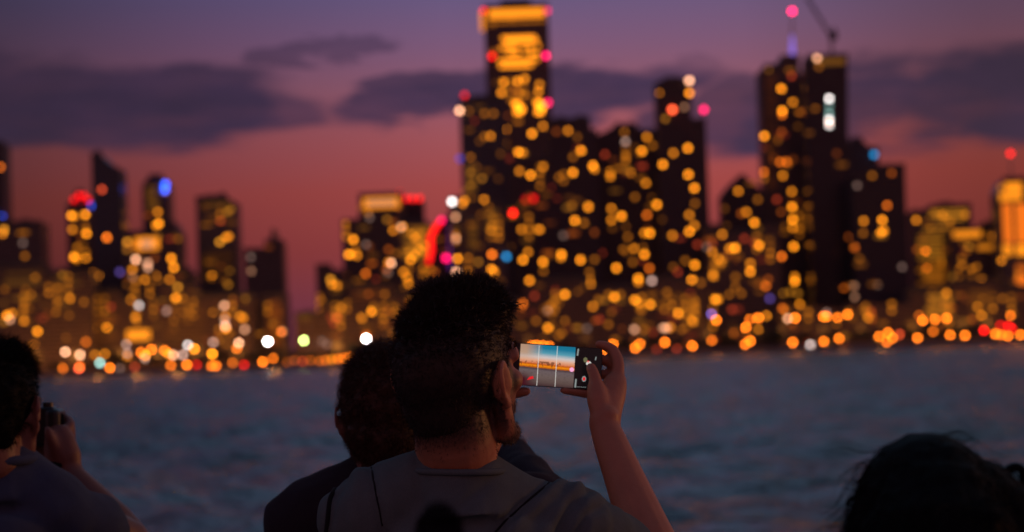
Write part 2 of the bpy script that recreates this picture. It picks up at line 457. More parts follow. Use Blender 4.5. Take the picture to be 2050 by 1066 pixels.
def window(px, py, code='o', s=1., wpx=7., hpx=7., root=None, D=None, name='lit_window'):
    """a lit window set 0.3 m proud of the face of the tower that shows at this place."""
    if root is None:
        b = find(px, py)
        if b is None: return None
        root, D = b[0], b[1]
    big = wpx * hpx / (math.pi / 4 * 27 ** 2)
    k = (code, round(s / min(1., big), 2) if big < 1 else s)
    L_ = s / big if big < .6 and name == 'lit_window' else s
    L_ = round(L_, 2)
    key = (code, L_)
    if key not in WMESH:
        m_ = MB(); m_.box((-.5, -.15, -.5), (.5, .15, .5)); me = m_.mesh('lit_window'); me.materials.append(glow(code, L_)); WMESH[key] = me
    q = P(px, py, D); sc_ = D / F
    o = bpy.data.objects.new(name, WMESH[key]); COL.objects.link(o); o.parent = root
    o.location = (q.x - root.location.x, D - .2 - root.location.y, q.z - root.location.z)
    o.scale = (wpx * sc_, 1, hpx * sc_)
    return o
def fmb(D):
    return D / F

T = {}
def B(key, *a, **k): T[key] = building(*a, **k); return T[key]
# --- left part of the skyline
B('edge', 'tower', 'dark tower cut off by the left edge of the photo', 'tower', [(-60, 286), (6, 286)], 2250, 3)
B('lowdark', 'office_block', 'low dark block at far left below the blue light', 'office block', [(-30, 440), (20, 440), (20, 446), (84, 446)], 2150, 0)
B('wide', 'office_block', 'wide low block with dim window rows, behind the hair of the man at left', 'office block', [(-60, 532), (92, 532), (92, 545), (182, 545)], 2000, 0)
B('redtop', 'tower', 'slim tower with red lit steep roof left of the slanted dark tower', 'tower', [(133, 412), (184, 412)], 2300, 0, plant=False)
B('slant', 'tower', 'tall dark tower with slanted top in left half of skyline', 'tower', [(182, 309), (204, 312), (222, 330), (241, 338)], 2200, 1)
B('round', 'tower', 'slender tower with rounded top and blue light on its crown', 'tower', [(284, 378), (288, 364), (298, 355), (312, 351), (325, 355), (334, 364), (338, 378)], 2320, 0)
B('sign', 'tower', 'stepped tower below the rounded one, with a bright amber sign across its head', 'tower', [(246, 470), (250, 466), (336, 466), (336, 446), (350, 446), (362, 470), (362, 540), (385, 545)], 2150, 0)
B('yellow', 'tower', 'broad tower with bowed top and dim yellow floors, alone in the left sky', 'tower', [(392, 402), (410, 395), (432, 392), (455, 396), (474, 406)], 2250, 2)
B('spire', 'tower', 'dark tower whose roof spike carries one bright lamp, left of the gap', 'tower', [(488, 500), (530, 500), (530, 482), (541, 482), (544, 458), (549, 458), (552, 482), (567, 484)], 2200, 0, plant=False)
B('glowbase', 'office_block', 'amber washed low building at the foot of the spiked tower', 'office block', [(508, 598), (530, 590), (573, 588)], 2050, 2)
B('blocks', 'office_block', 'long low blocks along the left shore, below the sign tower', 'office block', [(88, 600), (150, 600), (150, 585), (240, 585), (240, 598), (320, 598), (320, 570), (392, 570), (392, 592), (508, 592)], 2020, 0)
# --- middle
B('notch', 'apartment_block', 'narrow block with dim windows right of the gap in skyline', 'apartment block', [(632, 532), (662, 532), (662, 545), (692, 545)], 2150, 0)
B('crown', 'tower', 'stepped tower with a wide glowing amber crown, above the curly haired man', 'tower', [(684, 442), (718, 442), (718, 390), (806, 390)], 2280, 0, plant=False)
B('redroof', 'tower', 'small dark tower with red glowing roof right of the amber crown', 'tower', [(806, 404), (848, 404)], 2350, 3, plant=False)
B('gold', 'office_block', 'golden block with crowded bright windows left of the red light strip', 'office block', [(795, 446), (848, 440), (868, 452)], 2120, 2)
B('neon', 'office_block', 'narrow building with a bent red light strip and purple corner', 'office block', [(856, 478), (886, 436), (912, 436)], 2080, 3, plant=False)
B('midlow', 'apartment_block', 'low apartment rows behind the heads of the two men in the middle', 'apartment block', [(590, 628), (640, 628), (640, 606), (700, 606), (700, 570), (790, 570), (790, 585), (880, 585)], 2000, 0)
B('slim', 'tower', 'slim dark tower pressed against the left side of the tallest tower', 'tower', [(919, 204), (928, 196), (1012, 196)], 2180, 1)
B('aon', 'tower', 'tallest tower, its top a wide band of amber light', 'tower', [(968, 12), (1097, 12)], 2360, 0, depth=60, plant=False)
B('lefty', 'office_block', 'block with a column of amber lamps above the hair of the standing man', 'office block', [(898, 398), (940, 398), (940, 410), (1012, 410)], 2060, 0)
B('wall_a', 'apartment_block', 'huge dark apartment block with scattered lights right of tallest tower', 'apartment block', [(1040, 318), (1098, 318), (1098, 240), (1152, 240), (1152, 236), (1180, 238), (1184, 262), (1196, 262)], 2140, 3)
B('wall_b', 'apartment_block', 'dark apartment block with low rounded roof between two taller blocks', 'apartment block', [(1196, 270), (1215, 262), (1230, 252), (1252, 250), (1275, 254), (1290, 262), (1312, 264)], 2160, 3)
B('mast', 'tower', 'dark tower with red and pink roof lamps beside the strip of red sky', 'tower', [(1312, 166), (1330, 158), (1362, 156), (1385, 162), (1385, 240), (1413, 240)], 2130, 3, plant=False)
B('front', 'apartment_block', 'low lamp-dotted blocks along the shore right behind the phone', 'apartment block', [(1000, 600), (1050, 600), (1050, 560), (1180, 560), (1180, 575), (1300, 575), (1300, 556), (1416, 556)], 2010, 0)
# --- right
B('gable', 'tower', 'dark tower with pointed top at right edge of the strip of red sky', 'tower', [(1443, 392), (1462, 368), (1480, 352), (1492, 352), (1508, 368), (1530, 384)], 2190, 3, plant=False)
B('step', 'apartment_block', 'blocks full of amber windows below the pointed tower', 'apartment block', [(1412, 458), (1450, 452), (1450, 466), (1535, 466), (1535, 452), (1560, 452)], 2090, 0)
B('purple', 'tower', 'tall tower carrying a violet lit spire and red beacon', 'tower', [(1520, 142), (1530, 132), (1560, 130), (1562, 114), (1600, 112), (1600, 150), (1614, 152)], 2260, 0, plant=False)
B('crane', 'tower', 'tallest dark tower at right, unfinished, under the crane', 'tower', [(1612, 150), (1616, 112), (1697, 112), (1697, 270), (1704, 300), (1706, 420)], 2180, 3, plant=False)
B('sail', 'tower', 'dark tower with sloping shoulder and one blue lamp right of the crane tower', 'tower', [(1700, 300), (1704, 278), (1726, 282), (1744, 296), (1758, 300), (1760, 332)], 2240, 1, plant=False)
B('slab', 'tower', 'plain dark slab tower at the right end of the tall group', 'tower', [(1706, 352), (1742, 338), (1752, 332), (1812, 332), (1816, 480)], 2120, 3)
B('amber', 'office_block', 'wide amber block with rows of bright floors, left of the floodlit tower', 'office block', [(1822, 424), (1862, 424), (1862, 412), (1944, 412)], 2200, 2)
B('terrace', 'office_block', 'lower amber terrace between the wide amber block and floodlit tower', 'office block', [(1900, 462), (1970, 466), (1970, 446), (2012, 448)], 2120, 0)
B('flood', 'tower', 'floodlit orange tower with glowing cap at the right edge', 'tower', [(1998, 388), (2008, 362), (2050, 356), (2090, 362), (2096, 388)], 2080, 2, plant=False)
B('rightlow', 'apartment_block', 'low dark blocks on the right shore below the amber block', 'apartment block', [(1560, 612), (1700, 618), (1700, 606), (1820, 610), (1820, 580), (1900, 584), (1900, 566), (2000, 560), (2000, 575), (2095, 575)], 2020, 0)

# --- special crowns, signs, spires
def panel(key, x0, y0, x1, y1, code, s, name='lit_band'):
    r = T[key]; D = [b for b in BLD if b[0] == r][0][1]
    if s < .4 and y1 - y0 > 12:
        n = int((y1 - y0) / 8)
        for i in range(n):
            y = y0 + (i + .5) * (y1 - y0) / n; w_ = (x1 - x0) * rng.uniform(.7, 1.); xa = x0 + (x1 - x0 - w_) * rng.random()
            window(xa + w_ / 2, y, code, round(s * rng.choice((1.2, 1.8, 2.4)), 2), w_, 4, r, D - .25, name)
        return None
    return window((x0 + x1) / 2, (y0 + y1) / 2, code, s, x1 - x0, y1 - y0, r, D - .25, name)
def lamp(key, px, py, code, s, rpx=4.5, name='beacon_lamp', dy=-1.5):
    """round lamp fixed to a tower"""
    r = T[key]; D = [b for b in BLD if b[0] == r][0][1]; q = P(px, py, D + dy); rad = rpx * D / F
    m_ = MB(); m_.ell(q, (rad, rad, rad), n=12, m=8)
    big = math.pi * rpx ** 2 / (math.pi / 4 * 27 ** 2)
    o = m_.build(name, glow(code, round(s / min(1, big), 2)), r, smooth=True)
    return o
def beam(key, pts, r0, m, name, dy=-1.):
    r = T[key]; D = [b for b in BLD if b[0] == r][0][1]
    m_ = MB(); m_.tube([P(x, y, D + dy) for x, y in pts], [q * D / F for q in (r0 if hasattr(r0, '__len__') else [r0] * len(pts))], 8)
    return m_.build(name, m, r, smooth=True)
# tallest tower: lit crown, lit floors, red beacons
panel('aon', 978, 18, 1090, 36, 'o', 1.35, 'crown_light'); panel('aon', 976, 42, 1092, 46, 'o', .5, 'crown_light')
r_ = T['aon']; q0 = P(968, 22, 2360); q1 = P(968, 54, 2360)
m_ = MB(); m_.box((q0.x - 3.4, 2362, q1.z), (q0.x - .1, 2392, q0.z)); m_.build('crown_light', glow('o', 1.1), r_)
rows = [(1004, 1072, 76), (1010, 1076, 83), (1002, 1036, 96), (1046, 1066, 98), (1074, 1080, 92), (1016, 1040, 107), (1060, 1078, 108), (998, 1070, 122), (1000, 1066, 132), (1072, 1078, 120)]
for x0, x1, y in rows: panel('aon', x0, y - 3.4, x1, y + 3.4, 'o', 2.)
for x, y, s in [(1008, 165, .5), (1036, 163, .45), (1050, 158, .35), (1004, 186, .4), (1040, 186, .2), (1080, 170, .25), (1078, 184, .3)]: window(x, y, 'o', s, 8, 8, r_, 2360)
for x, y in [(1034, 208), (1042, 218), (1038, 224), (1078, 206), (1084, 214), (1080, 224)]: window(x, y, 'o', .9, 14, 9, r_, 2360)
for x, y, s in [(985, 113, .5), (1093, 112, .7), (1097, 206, .55), (968, 22, .35), (1096, 22, .3)]: lamp('aon', x, y, 'R' if x < 1000 else 'M', s)
m_ = MB(); q = P(1030, 12, 2390); m_.box((q.x - 14, 2380, q.z - 4), (q.x + 16, 2405, q.z + 5)); m_.build('roof_plant', m_plant, r_)
# slanted / red topped / rounded towers
r_ = T['redtop']; a = P(136, 412, 2300); b_ = P(182, 412, 2300); t_ = P(160, 380, 2317)
m_ = MB(); m_.add([(a.x, 2300, a.z), (b_.x, 2300, a.z), (b_.x, 2334, a.z), (a.x, 2334, a.z), (t_.x - 3, 2314, t_.z), (t_.x + 3, 2314, t_.z), (t_.x + 3, 2320, t_.z), (t_.x - 3, 2320, t_.z)],
     [(0, 3, 2, 1), (4, 5, 6, 7), (0, 1, 5, 4), (1, 2, 6, 5), (2, 3, 7, 6), (3, 0, 4, 7)]); m_.build('roof', mat('red_tiles', (.16, .02, .02), .6, build=lambda nt, b: L(nt, mix(nt, noise_tex(nt, .5, 3), (.12, .014, .014), (.2, .03, .025)), b.inputs['Base Color'])), r_)
for x in (148, 158, 168, 176): lamp('redtop', x, 400 - (8 if 150 < x < 172 else 0), 'R', .28, 4.5, 'roof_light', dy=-.5)
lamp('redtop', 184, 412, 'B', .25)
lamp('round', 331, 370, 'B', .95, 6, 'crown_light'); lamp('round', 330, 381, 'B', .8, 5, 'crown_light'); lamp('edge', 4, 437, 'B', 1.1, 5.5, 'crown_light'); lamp('edge', 3, 447, 'B', .8, 4.5, 'crown_light')
panel('sign', 270, 476, 318, 500, 'o', 1.3, 'lit_sign'); panel('sign', 282, 482, 306, 496, 'p', .0 + .6, 'lit_sign').location.y -= .4
panel('blocks', 254, 661, 300, 681, 'o', 1.25, 'lit_sign')
panel('crown', 727, 396, 799, 417, 'o', 1.1, 'crown_light'); panel('crown', 735, 401, 792, 411, 'p', .5, 'crown_light').location.y -= .4
for x in (812, 826, 840): lamp('redroof', x, 398, 'R', .36, 5, 'roof_light')
lamp('redroof', 801, 388, 'R', .5)
m_red = glow('R', 2.4)
beam('neon', [(885, 442), (872, 456), (861, 478)], [3.2, 4.2, 4.6], m_red, 'light_strip', -1.5)
beam('neon', [(861, 478), (863, 500), (858, 526)], [4.6, 4.6, 3.6], m_red, 'light_strip', -1.6)
beam('neon', [(902, 432), (903, 540)], 3.2, glow('V', .45), 'corner_light', -1.5)
lamp('neon', 893, 517, 'M', .75, 5); lamp('neon', 884, 441, 'M', .5, 4.5)
lamp('slim', 930, 191, 'R', .25); lamp('slim', 920, 222, 'p', .75, 4.5); lamp('slim', 920, 318, 'B', .12, 5)
lamp('lefty', 905, 404, 'w', .8, 4.5)
lamp('mast', 1380, 162, 'p', .75, 5); lamp('mast', 1346, 220, 'r', .95, 5); lamp('mast', 1409, 220, 'M', .7, 5); beam('mast', [(1409.5, 242), (1409, 222)], [1.2, .8], m_plant, 'beacon_pole', 1.5)
lamp('wall_a', 1027, 427, 'R', .9); lamp('wall_a', 1068, 398, 'R', .3, 5); lamp('wall_a', 1052, 400, 'R', .14, 5); lamp('lefty', 1014, 514, 'T', .35, 4.5)
# violet spire and its beacon
m_sp = mat('spire_metal', (.2, .2, .24), .4, .7, build=lambda nt, b: L(nt, mix(nt, noise_tex(nt, .3, 2), (.15, .15, .18), (.25, .25, .3)), b.inputs['Base Color']))
beam('purple', [(1587, 114), (1586, 70), (1586, 24)], [5, 2.2, .8], m_sp, 'spire', 17)
beam('purple', [(1586.5, 106), (1586, 88), (1586, 72)], [5.4, 3.6, 1.8], glow('v', .8), 'spire_light', 14)
lamp('purple', 1586, 23, 'M', 1.1, 4.5, dy=17)
# crane tower crown
panel('crane', 1634, 118, 1692, 130, 'y', .16, 'lit_band'); lamp('crane', 1636, 117, 'p', .4, 4.5)
for y, c, s in [(198, 'w', .55), (212, 't', .07), (228, 't', .12), (240, 'w', .45), (251, 'w', .4), (245, 'p', .3)]: window(1660, y, c, s, 7, 7, T['crane'], 2180)
lamp('sail', 1750, 310, 'T', .28, 5)
# floodlit tower: bright cap, glowing panels put in for floodlight on the shaft
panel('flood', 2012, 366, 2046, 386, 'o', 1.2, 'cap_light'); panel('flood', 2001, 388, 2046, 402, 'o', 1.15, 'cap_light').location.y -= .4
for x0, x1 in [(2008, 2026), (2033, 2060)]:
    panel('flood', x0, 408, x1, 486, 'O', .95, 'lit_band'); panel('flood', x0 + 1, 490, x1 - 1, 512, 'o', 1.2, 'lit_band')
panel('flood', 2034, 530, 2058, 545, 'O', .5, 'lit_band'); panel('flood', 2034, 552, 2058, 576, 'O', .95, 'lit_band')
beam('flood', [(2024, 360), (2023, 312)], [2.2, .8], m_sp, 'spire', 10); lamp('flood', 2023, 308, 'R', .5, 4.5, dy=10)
# glowing bands: lit floors, and amber light on walls put in as emission
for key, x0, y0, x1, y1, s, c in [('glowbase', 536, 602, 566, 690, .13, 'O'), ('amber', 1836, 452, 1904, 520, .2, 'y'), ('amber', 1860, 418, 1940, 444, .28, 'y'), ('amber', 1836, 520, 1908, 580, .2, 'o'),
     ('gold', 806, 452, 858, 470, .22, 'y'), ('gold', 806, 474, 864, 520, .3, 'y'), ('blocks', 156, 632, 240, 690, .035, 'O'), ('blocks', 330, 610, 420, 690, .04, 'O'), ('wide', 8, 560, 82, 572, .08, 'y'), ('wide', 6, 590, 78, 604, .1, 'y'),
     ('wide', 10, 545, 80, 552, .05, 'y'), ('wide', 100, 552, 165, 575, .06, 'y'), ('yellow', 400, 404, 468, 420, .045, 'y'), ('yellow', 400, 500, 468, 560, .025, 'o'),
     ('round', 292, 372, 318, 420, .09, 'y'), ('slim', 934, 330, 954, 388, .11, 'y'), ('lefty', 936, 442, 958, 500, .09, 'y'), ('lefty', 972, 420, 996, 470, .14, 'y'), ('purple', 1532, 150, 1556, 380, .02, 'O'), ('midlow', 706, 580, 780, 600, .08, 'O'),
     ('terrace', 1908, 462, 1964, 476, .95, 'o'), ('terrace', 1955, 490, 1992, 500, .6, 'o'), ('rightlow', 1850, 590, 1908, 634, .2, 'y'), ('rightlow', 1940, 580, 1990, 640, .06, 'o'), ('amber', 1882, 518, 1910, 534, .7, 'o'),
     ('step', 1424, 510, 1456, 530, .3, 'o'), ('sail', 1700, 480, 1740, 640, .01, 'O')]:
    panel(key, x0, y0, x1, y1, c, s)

# --- single lit windows: (x, y, colour, brightness)
b_, m2, d_ = .53, .25, .08
LW = '''1012,260,o,b 1012,288,o,b 1065,268,o,b 1087,253,o,m 1038,305,o,b 1046,306,o,m 1040,343,o,m 1062,351,o,b 1087,334,o,m 1137,262,o,m 1163,302,o,b 1147,315,o,d 1147,346,o,b 1119,355,o,d
970,228,o,d 988,228,o,d 970,274,o,d 982,273,o,m 942,315,o,d 942,345,y,d 942,372,y,d 930,400,o,b 926,408,o,m 969,400,o,m 978,412,o,d 1145,412,o,d 1177,413,o,m 912,435,p,m 912,435,o,m 913,478,p,m 913,478,o,m 916,518,o,b 985,450,o,m 983,460,o,m 980,430,o,d 988,435,o,d
985,510,O,b 984,540,o,b 990,545,o,m 913,545,p,b 1044,460,o,m 1077,460,o,m 1081,460,o,m 1057,505,o,m 1047,521,o,b 1087,525,o,b 1088,543,o,d 1060,562,o,b 1128,472,d,d 1124,510,o,b 1123,516,o,m 1162,521,o,b 1151,442,o,b 1168,447,o,d 1131,590,o,b 1070,593,r,d 1047,608,O,m 1044,615,O,d 1096,622,d,m 1110,622,o,d 1073,643,o,d 1097,657,o,b 1131,643,o,d 1125,667,o,d 1118,672,o,d 1175,658,d,d 1200,640,r,d 1218,650,o,d
1187,332,o,b 1190,339,o,m 1222,345,o,b 1222,354,o,m 1262,347,o,m 1252,284,d,m 1250,265,o,d 1295,275,o,m 1285,303,o,b 1306,292,o,d 1348,307,o,m 1327,330,o,b 1377,297,o,b 1293,367,o,m 1378,350,o,b 1390,377,o,b 1332,238,y,d 1395,230,o,d 1380,187,o,b 1211,310,r,d 1254,315,o,d 1370,215,p,d
1224,418,o,m 1244,433,o,b 1224,441,o,m 1170,447,o,d 1295,431,O,m 1315,410,o,b 1271,395,o,d 1301,467,o,b 1290,467,o,m 1346,472,o,m 1380,431,o,m 1390,452,o,m 1380,464,o,b 1391,408,o,d 1196,482,o,m 1257,475,o,d 1269,498,o,m 1290,510,o,b 1267,525,o,d 1248,500,o,d 1190,520,o,d 1234,537,o,b 1300,538,O,m 1278,558,o,b 1278,566,o,m 1305,562,d,b 1180,560,o,m 1182,570,o,m 1180,545,o,d 1391,531,o,b 1385,560,o,b 1403,567,o,d 1372,522,o,d 1396,490,r,d 1415,495,d,d 1426,505,o,m 1446,470,o,m 1445,525,o,m 1427,553,o,m 1357,545,r,d 1460,498,o,m 1178,415,o,b
1230,595,o,b 1218,590,o,d 1242,590,o,d 1271,601,o,b 1280,608,o,m 1281,618,o,d 1302,610,o,b 1187,614,o,m 1198,600,o,d 1335,585,o,d 1330,620,o,d 1358,628,o,b 1385,641,o,m 1388,645,o,m 1432,600,o,b 1438,600,o,m 1270,660,p,m 1290,660,o,d 1328,657,p,m 1334,657,p,m 1342,656,o,m 1365,660,o,d
1564,178,o,b 1587,205,o,m 1566,222,o,b 1566,230,O,m 1604,225,O,d 1530,273,o,b 1565,265,O,d 1562,325,O,m 1575,325,O,m 1567,352,o,m 1478,383,o,m 1585,384,o,m 1586,415,o,b 1587,440,o,b 1587,456,o,m 1510,446,o,b 1494,425,o,m 1484,428,O,d 1517,400,o,d 1555,400,r,d 1529,345,O,m 1530,358,o,d 1548,318,O,d
1466,498,o,m 1472,497,o,b 1520,492,o,b 1490,478,r,d 1510,487,r,d 1589,494,o,b 1564,514,O,b 1502,528,o,m 1502,544,o,b 1533,573,O,m 1591,555,o,m 1591,564,o,b 1472,575,o,d 1484,588,o,d 1567,588,y,d 1597,588,y,d 1582,585,y,d 1567,618,O,m 1601,610,o,m 1541,598,v,d 1440,520,o,m 1472,555,o,d 1428,550,o,m 1533,632,o,d 1465,620,r,d 1460,590,o,d 1710,495,O,d 1700,475,O,d 1710,573,p,d 1705,572,o,d 1711,595,p,d 1538,560,O,d
1746,352,o,d 1716,372,d,d 1776,412,O,m 1729,443,o,m 1766,441,o,b 1764,466,o,b 1770,462,o,m 1711,496,O,m 1728,467,o,d 1785,347,O,d 1834,441,o,m 1887,432,o,b 1890,432,o,m 1932,430,o,m 1870,425,o,d 1988,473,o,b 1987,437,y,m 1853,502,O,b 1836,500,O,d 1855,537,O,m 1806,535,d,d 1757,570,d,d 1965,560,o,m 1955,535,o,d 2005,522,o,m 2007,598,o,d 1967,600,o,d 1957,614,o,m 1965,634,o,b 1895,587,o,m 1945,640,O,d 1738,636,o,m 1746,640,O,d 1745,628,O,d
204,380,r,m 214,476,O,b 143,432,o,b 149,434,o,m 171,430,o,b 145,460,o,m 173,468,o,b 172,458,o,d 148,515,o,b 154,517,o,m 172,517,o,m 172,505,o,d 46,487,d,d 50,513,o,d 8,460,y,m 6,468,o,m 1,335,O,m 255,485,y,m 254,500,y,d 19,565,o,m 14,632,o,b 20,640,p,m 25,628,o,m 48,643,o,m 75,664,o,b 62,590,o,d 125,550,y,d 185,548,o,m 196,552,o,m 140,598,o,m 168,605,o,d 272,520,p,b 296,527,p,m 296,536,p,m 265,540,o,m 262,600,o,m 278,612,w,m 271,636,o,m 185,658,o,b 191,657,o,m 214,657,o,b 172,685,O,m 222,615,r,d 200,580,d,d 265,555,p,d 290,560,o,m 240,545,v,d
316,425,o,m 312,452,o,m 318,448,o,b 343,518,o,b 348,536,o,b 340,560,o,m 352,597,o,b 356,575,y,m 360,566,y,d 425,550,o,m 423,555,o,m 452,476,o,m 458,474,o,m 440,485,y,m 460,545,y,d 502,515,d,d 503,543,p,d 457,570,y,d 455,425,y,d 462,420,y,d 552,477,p,b 334,623,d,m 381,625,o,d 448,612,p,b 451,634,o,m 450,640,d,m 451,653,p,b 451,653,w,m 452,658,o,b 481,634,o,m 487,637,o,m 490,660,p,m 510,605,O,d 438,660,o,d 460,668,o,d
707,480,o,b 698,510,o,b 704,510,o,m 715,512,o,m 805,455,o,b 803,455,p,m 787,462,o,m 783,527,p,b 778,526,o,m 778,500,O,d 777,546,d,d 733,490,d,d 775,440,y,d 740,436,d,d 825,468,o,m 832,478,o,b 818,505,o,b 828,512,o,b 838,498,o,b 845,505,o,m 822,520,o,b 850,490,o,m 815,556,o,m 818,568,o,m 808,545,o,m 732,548,O,m 662,560,y,m 675,572,o,m 665,570,o,m 607,617,o,b 643,601,o,d 683,616,o,m 674,636,r,m 744,624,o,b 724,637,o,m 738,588,O,d 770,590,o,d 786,668,o,d 668,648,r,d 733,672,O,m 655,690,d,d 645,684,d,d 870,545,O,d 862,540,o,d'''.split()
for t in LW:
    x, y, c, s = t.split(','); window(float(x), float(y), c, {'b': b_, 'm': m2, 'd': d_}[s])
# faint windows scattered over every facade, added for a warm dim glow
for root, D, poly, depth in list(BLD):
    xs_ = [p[0] for p in poly]; x0, x1 = min(xs_), max(xs_); y0 = min(p[1] for p in poly)
    calm = .15 if root in (T['slant'], T['edge'], T['spire'], T['crane'], T['sail'], T['slab'], T['lowdark'], T['redroof'], T['mast']) else .5 if root in (T['round'], T['yellow'], T['wall_a'], T['wall_b'], T['purple'], T['gable']) else .72
    n = int((x1 - x0) * (700 - y0) / 1100 * calm)
    for _ in range(min(n, 44)):
        x = rng.uniform(x0 + 6, x1 - 6); y = rng.uniform(y0 + 14, 690)
        fb = find(x, y)
        if fb is not None and fb[0] == root and 5 < x < 2046:
            window(x, y, rng.choice('oooOyr'), rng.choice((.02, .03, .03, .05, .05, .09)), rng.choice((6, 8, 14, 20)), rng.choice((5, 6, 8)), root, D)
    # one or two flats above each other lit, as columns of faint light
    for _ in range(int((x1 - x0) / 26 * calm)):
        x = rng.uniform(x0 + 6, x1 - 6); y = rng.uniform(y0 + 20, 620); k = rng.choice((2, 3, 4))
        for i in range(k):
            fb = find(x, y + i * 13)
            if fb is not None and fb[0] == root and 5 < x < 2046 and y + i * 13 < 690: window(x, y + i * 13, 'o', rng.choice((.04, .07, .1)), 7, 7, root, D)
# crane on the unfinished tower
cr = empty('tower_crane', P(1664, 112, 2200), 'tower crane with raised jib above the tallest dark tower at right', 'crane')
m_cr = mat('crane_steel', (.06, .05, .06), .6, .4, build=lambda nt, b: L(nt, mix(nt, noise_tex(nt, .6, 2), (.05, .04, .05), (.09, .07, .08)), b.inputs['Base Color']))
def lattice(pts, wpx, name, D):
    mm = MB(); a = P(*pts[0], D); b = P(*pts[1], D); w_ = wpx * D / F / 2; d = (b - a); ln = d.length; d.normalize()
    sx = d.cross(Vector((0, 1, 0))).normalized() * w_; sy = Vector((0, w_, 0))
    cs = [sx + sy, sx - sy, -sx - sy, -sx + sy]; k = max(3, int(ln / (2.2 * w_)))
    for c in cs: mm.tube([a + c, b + c], .35, 6, False)
    for i in range(k):
        p, q = a + d * ln * i / k, a + d * ln * (i + 1) / k
        for j in range(4): mm.tube([p + cs[j], q + cs[(j + 1) % 4]], .22, 5, False)
    return mm.build(name, m_cr, cr)
lattice([(1664, 114), (1665, 78)], 4.5, 'mast', 2200); lattice([(1663, 72), (1614, -6)], 5, 'jib', 2200); lattice([(1666, 72), (1674, 66)], 6, 'counter_jib', 2200)
mm = MB(); q = P(1666, 72, 2200); mm.box((q.x - 3.2, 2195, q.z - 4), (q.x + 4, 2201, q.z + 3.5)); mm.box((q.x + 1, 2196.5, q.z + 3.5), (q.x + 3, 2199.5, q.z + 7)); mm.build('cab', m_cr, cr)

# --- shoreline lamps
m_pole = mat('lamp_pole_paint', (.05, .05, .05), .5, .5, build=lambda nt, b: L(nt, mix(nt, noise_tex(nt, 2, 2), (.035, .035, .035), (.065, .065, .065)), b.inputs['Base Color']))
SL = '''131,705,p,.8 160,711,p,.7 126,738,O,.4 158,738,r,.8 160,734,O,.5 200,727,t,.45 220,737,O,.9 190,711,o,.2 210,709,o,.25 253,690,d,.35 255,708,d,.35 255,714,o,.2 283,706,O,.8 291,712,o,.6 303,700,O,.9 290,718,d,.3
330,702,O,.75 338,709,o,.5 347,711,p,.6 366,711,d,.4 366,711,o,.2 376,691,w,.4 389,699,o,.9 342,732,O,.55 374,731,O,.95 394,731,R,.28 424,737,O,.75 433,737,O,.75 427,686,d,.4 425,709,o,.6 425,710,p,.5 466,727,O,.35 489,738,R,.4 478,687,p,.7 474,698,O,.5 526,725,O,.95 547,718,O,.5 536,684,w,2.2 536,684,O,.8 563,665,O,.4 565,664,p,.2 608,682,g,.75 608,682,w,.4 733,679,w,2.6 733,679,O,.9
590,722,O,.12 606,724,r,.16 622,722,O,.15 640,724,O,.2 652,722,O,.25 664,720,o,.3 676,719,O,.4 688,718,O,.45 700,716,O,.5 574,726,O,.1 240,738,d,.1 270,735,r,.14
1065,693,O,.8 1075,692,O,.8 1088,693,O,.9 1100,694,O,.7 1227,690,O,.95 1206,704,O,.9 1272,697,O,.9 1281,689,O,.75 1331,686,O,.95 1386,693,O,.95 1425,682,O,.5 1424,629,v,.25 1434,641,O,1. 1355,699,r,.1 1315,700,r,.08
1493,656,O,1. 1501,640,O,.5 1518,637,O,.95 1535,633,o,.25 1492,690,O,.75 1502,683,O,.95 1587,686,O,.95 1577,638,p,.4 1592,637,O,1. 1623,692,w,.5 1625,693,d,.3 1649,684,O,.85 1680,678,O,.8 1648,634,O,.8 1655,634,O,.8 1655,626,d,.15 1677,636,O,.7 1697,630,O,.95 1518,660,o,.2
1760,674,O,.75 1778,667,O,.95 1787,677,O,.7 1775,686,O,.7 1801,670,r,.3 1837,677,O,.85 1847,642,O,.95 1840,632,O,.2 1872,640,O,.85 1895,638,O,.95 1868,664,O,.4 1902,671,O,.8 1932,672,O,.85 1970,662,R,.8 1993,669,O,.95 2005,671,O,.6 2018,673,O,.8 2003,652,R,.35 2019,653,R,.55 2026,658,R,.5 2023,632,O,.55 2043,671,O,.85'''.split()
zones = [(0, 240, 'below the slanted dark tower'), (240, 320, 'below the lit lower sign'), (320, 410, 'left of the bowed yellow tower foot'), (410, 510, 'below the bowed yellow tower'), (510, 600, 'at the foot of the spiked tower'),
         (600, 720, 'at the gap left of the curly haired man'), (720, 800, 'just above the curly hair'), (1000, 1130, 'just above the phone screen'), (1130, 1250, 'beside the hand holding the phone'), (1250, 1400, 'on the shore right of the phone'),
         (1400, 1460, 'below the strip of red sky'), (1460, 1560, 'below the pointed tower'), (1560, 1635, 'below the violet spire'), (1635, 1720, 'below the crane tower'), (1720, 1815, 'below the plain slab tower'), (1815, 1945, 'below the wide amber block'), (1945, 2060, 'below the floodlit tower')]
cname = {'p': 'pale pink', 'O': 'orange', 'o': 'amber', 'r': 'red-orange', 't': 'teal white', 'd': 'faint pinkish', 'w': 'white', 'R': 'red', 'g': 'yellow-green', 'v': 'violet'}
ordn = ['first', 'second', 'third', 'fourth', 'fifth', 'sixth', 'seventh', 'eighth', 'ninth', 'tenth']
items = []
for t in SL:
    x, y, c, s = t.split(','); items.append([float(x), float(y), c, float(s)])
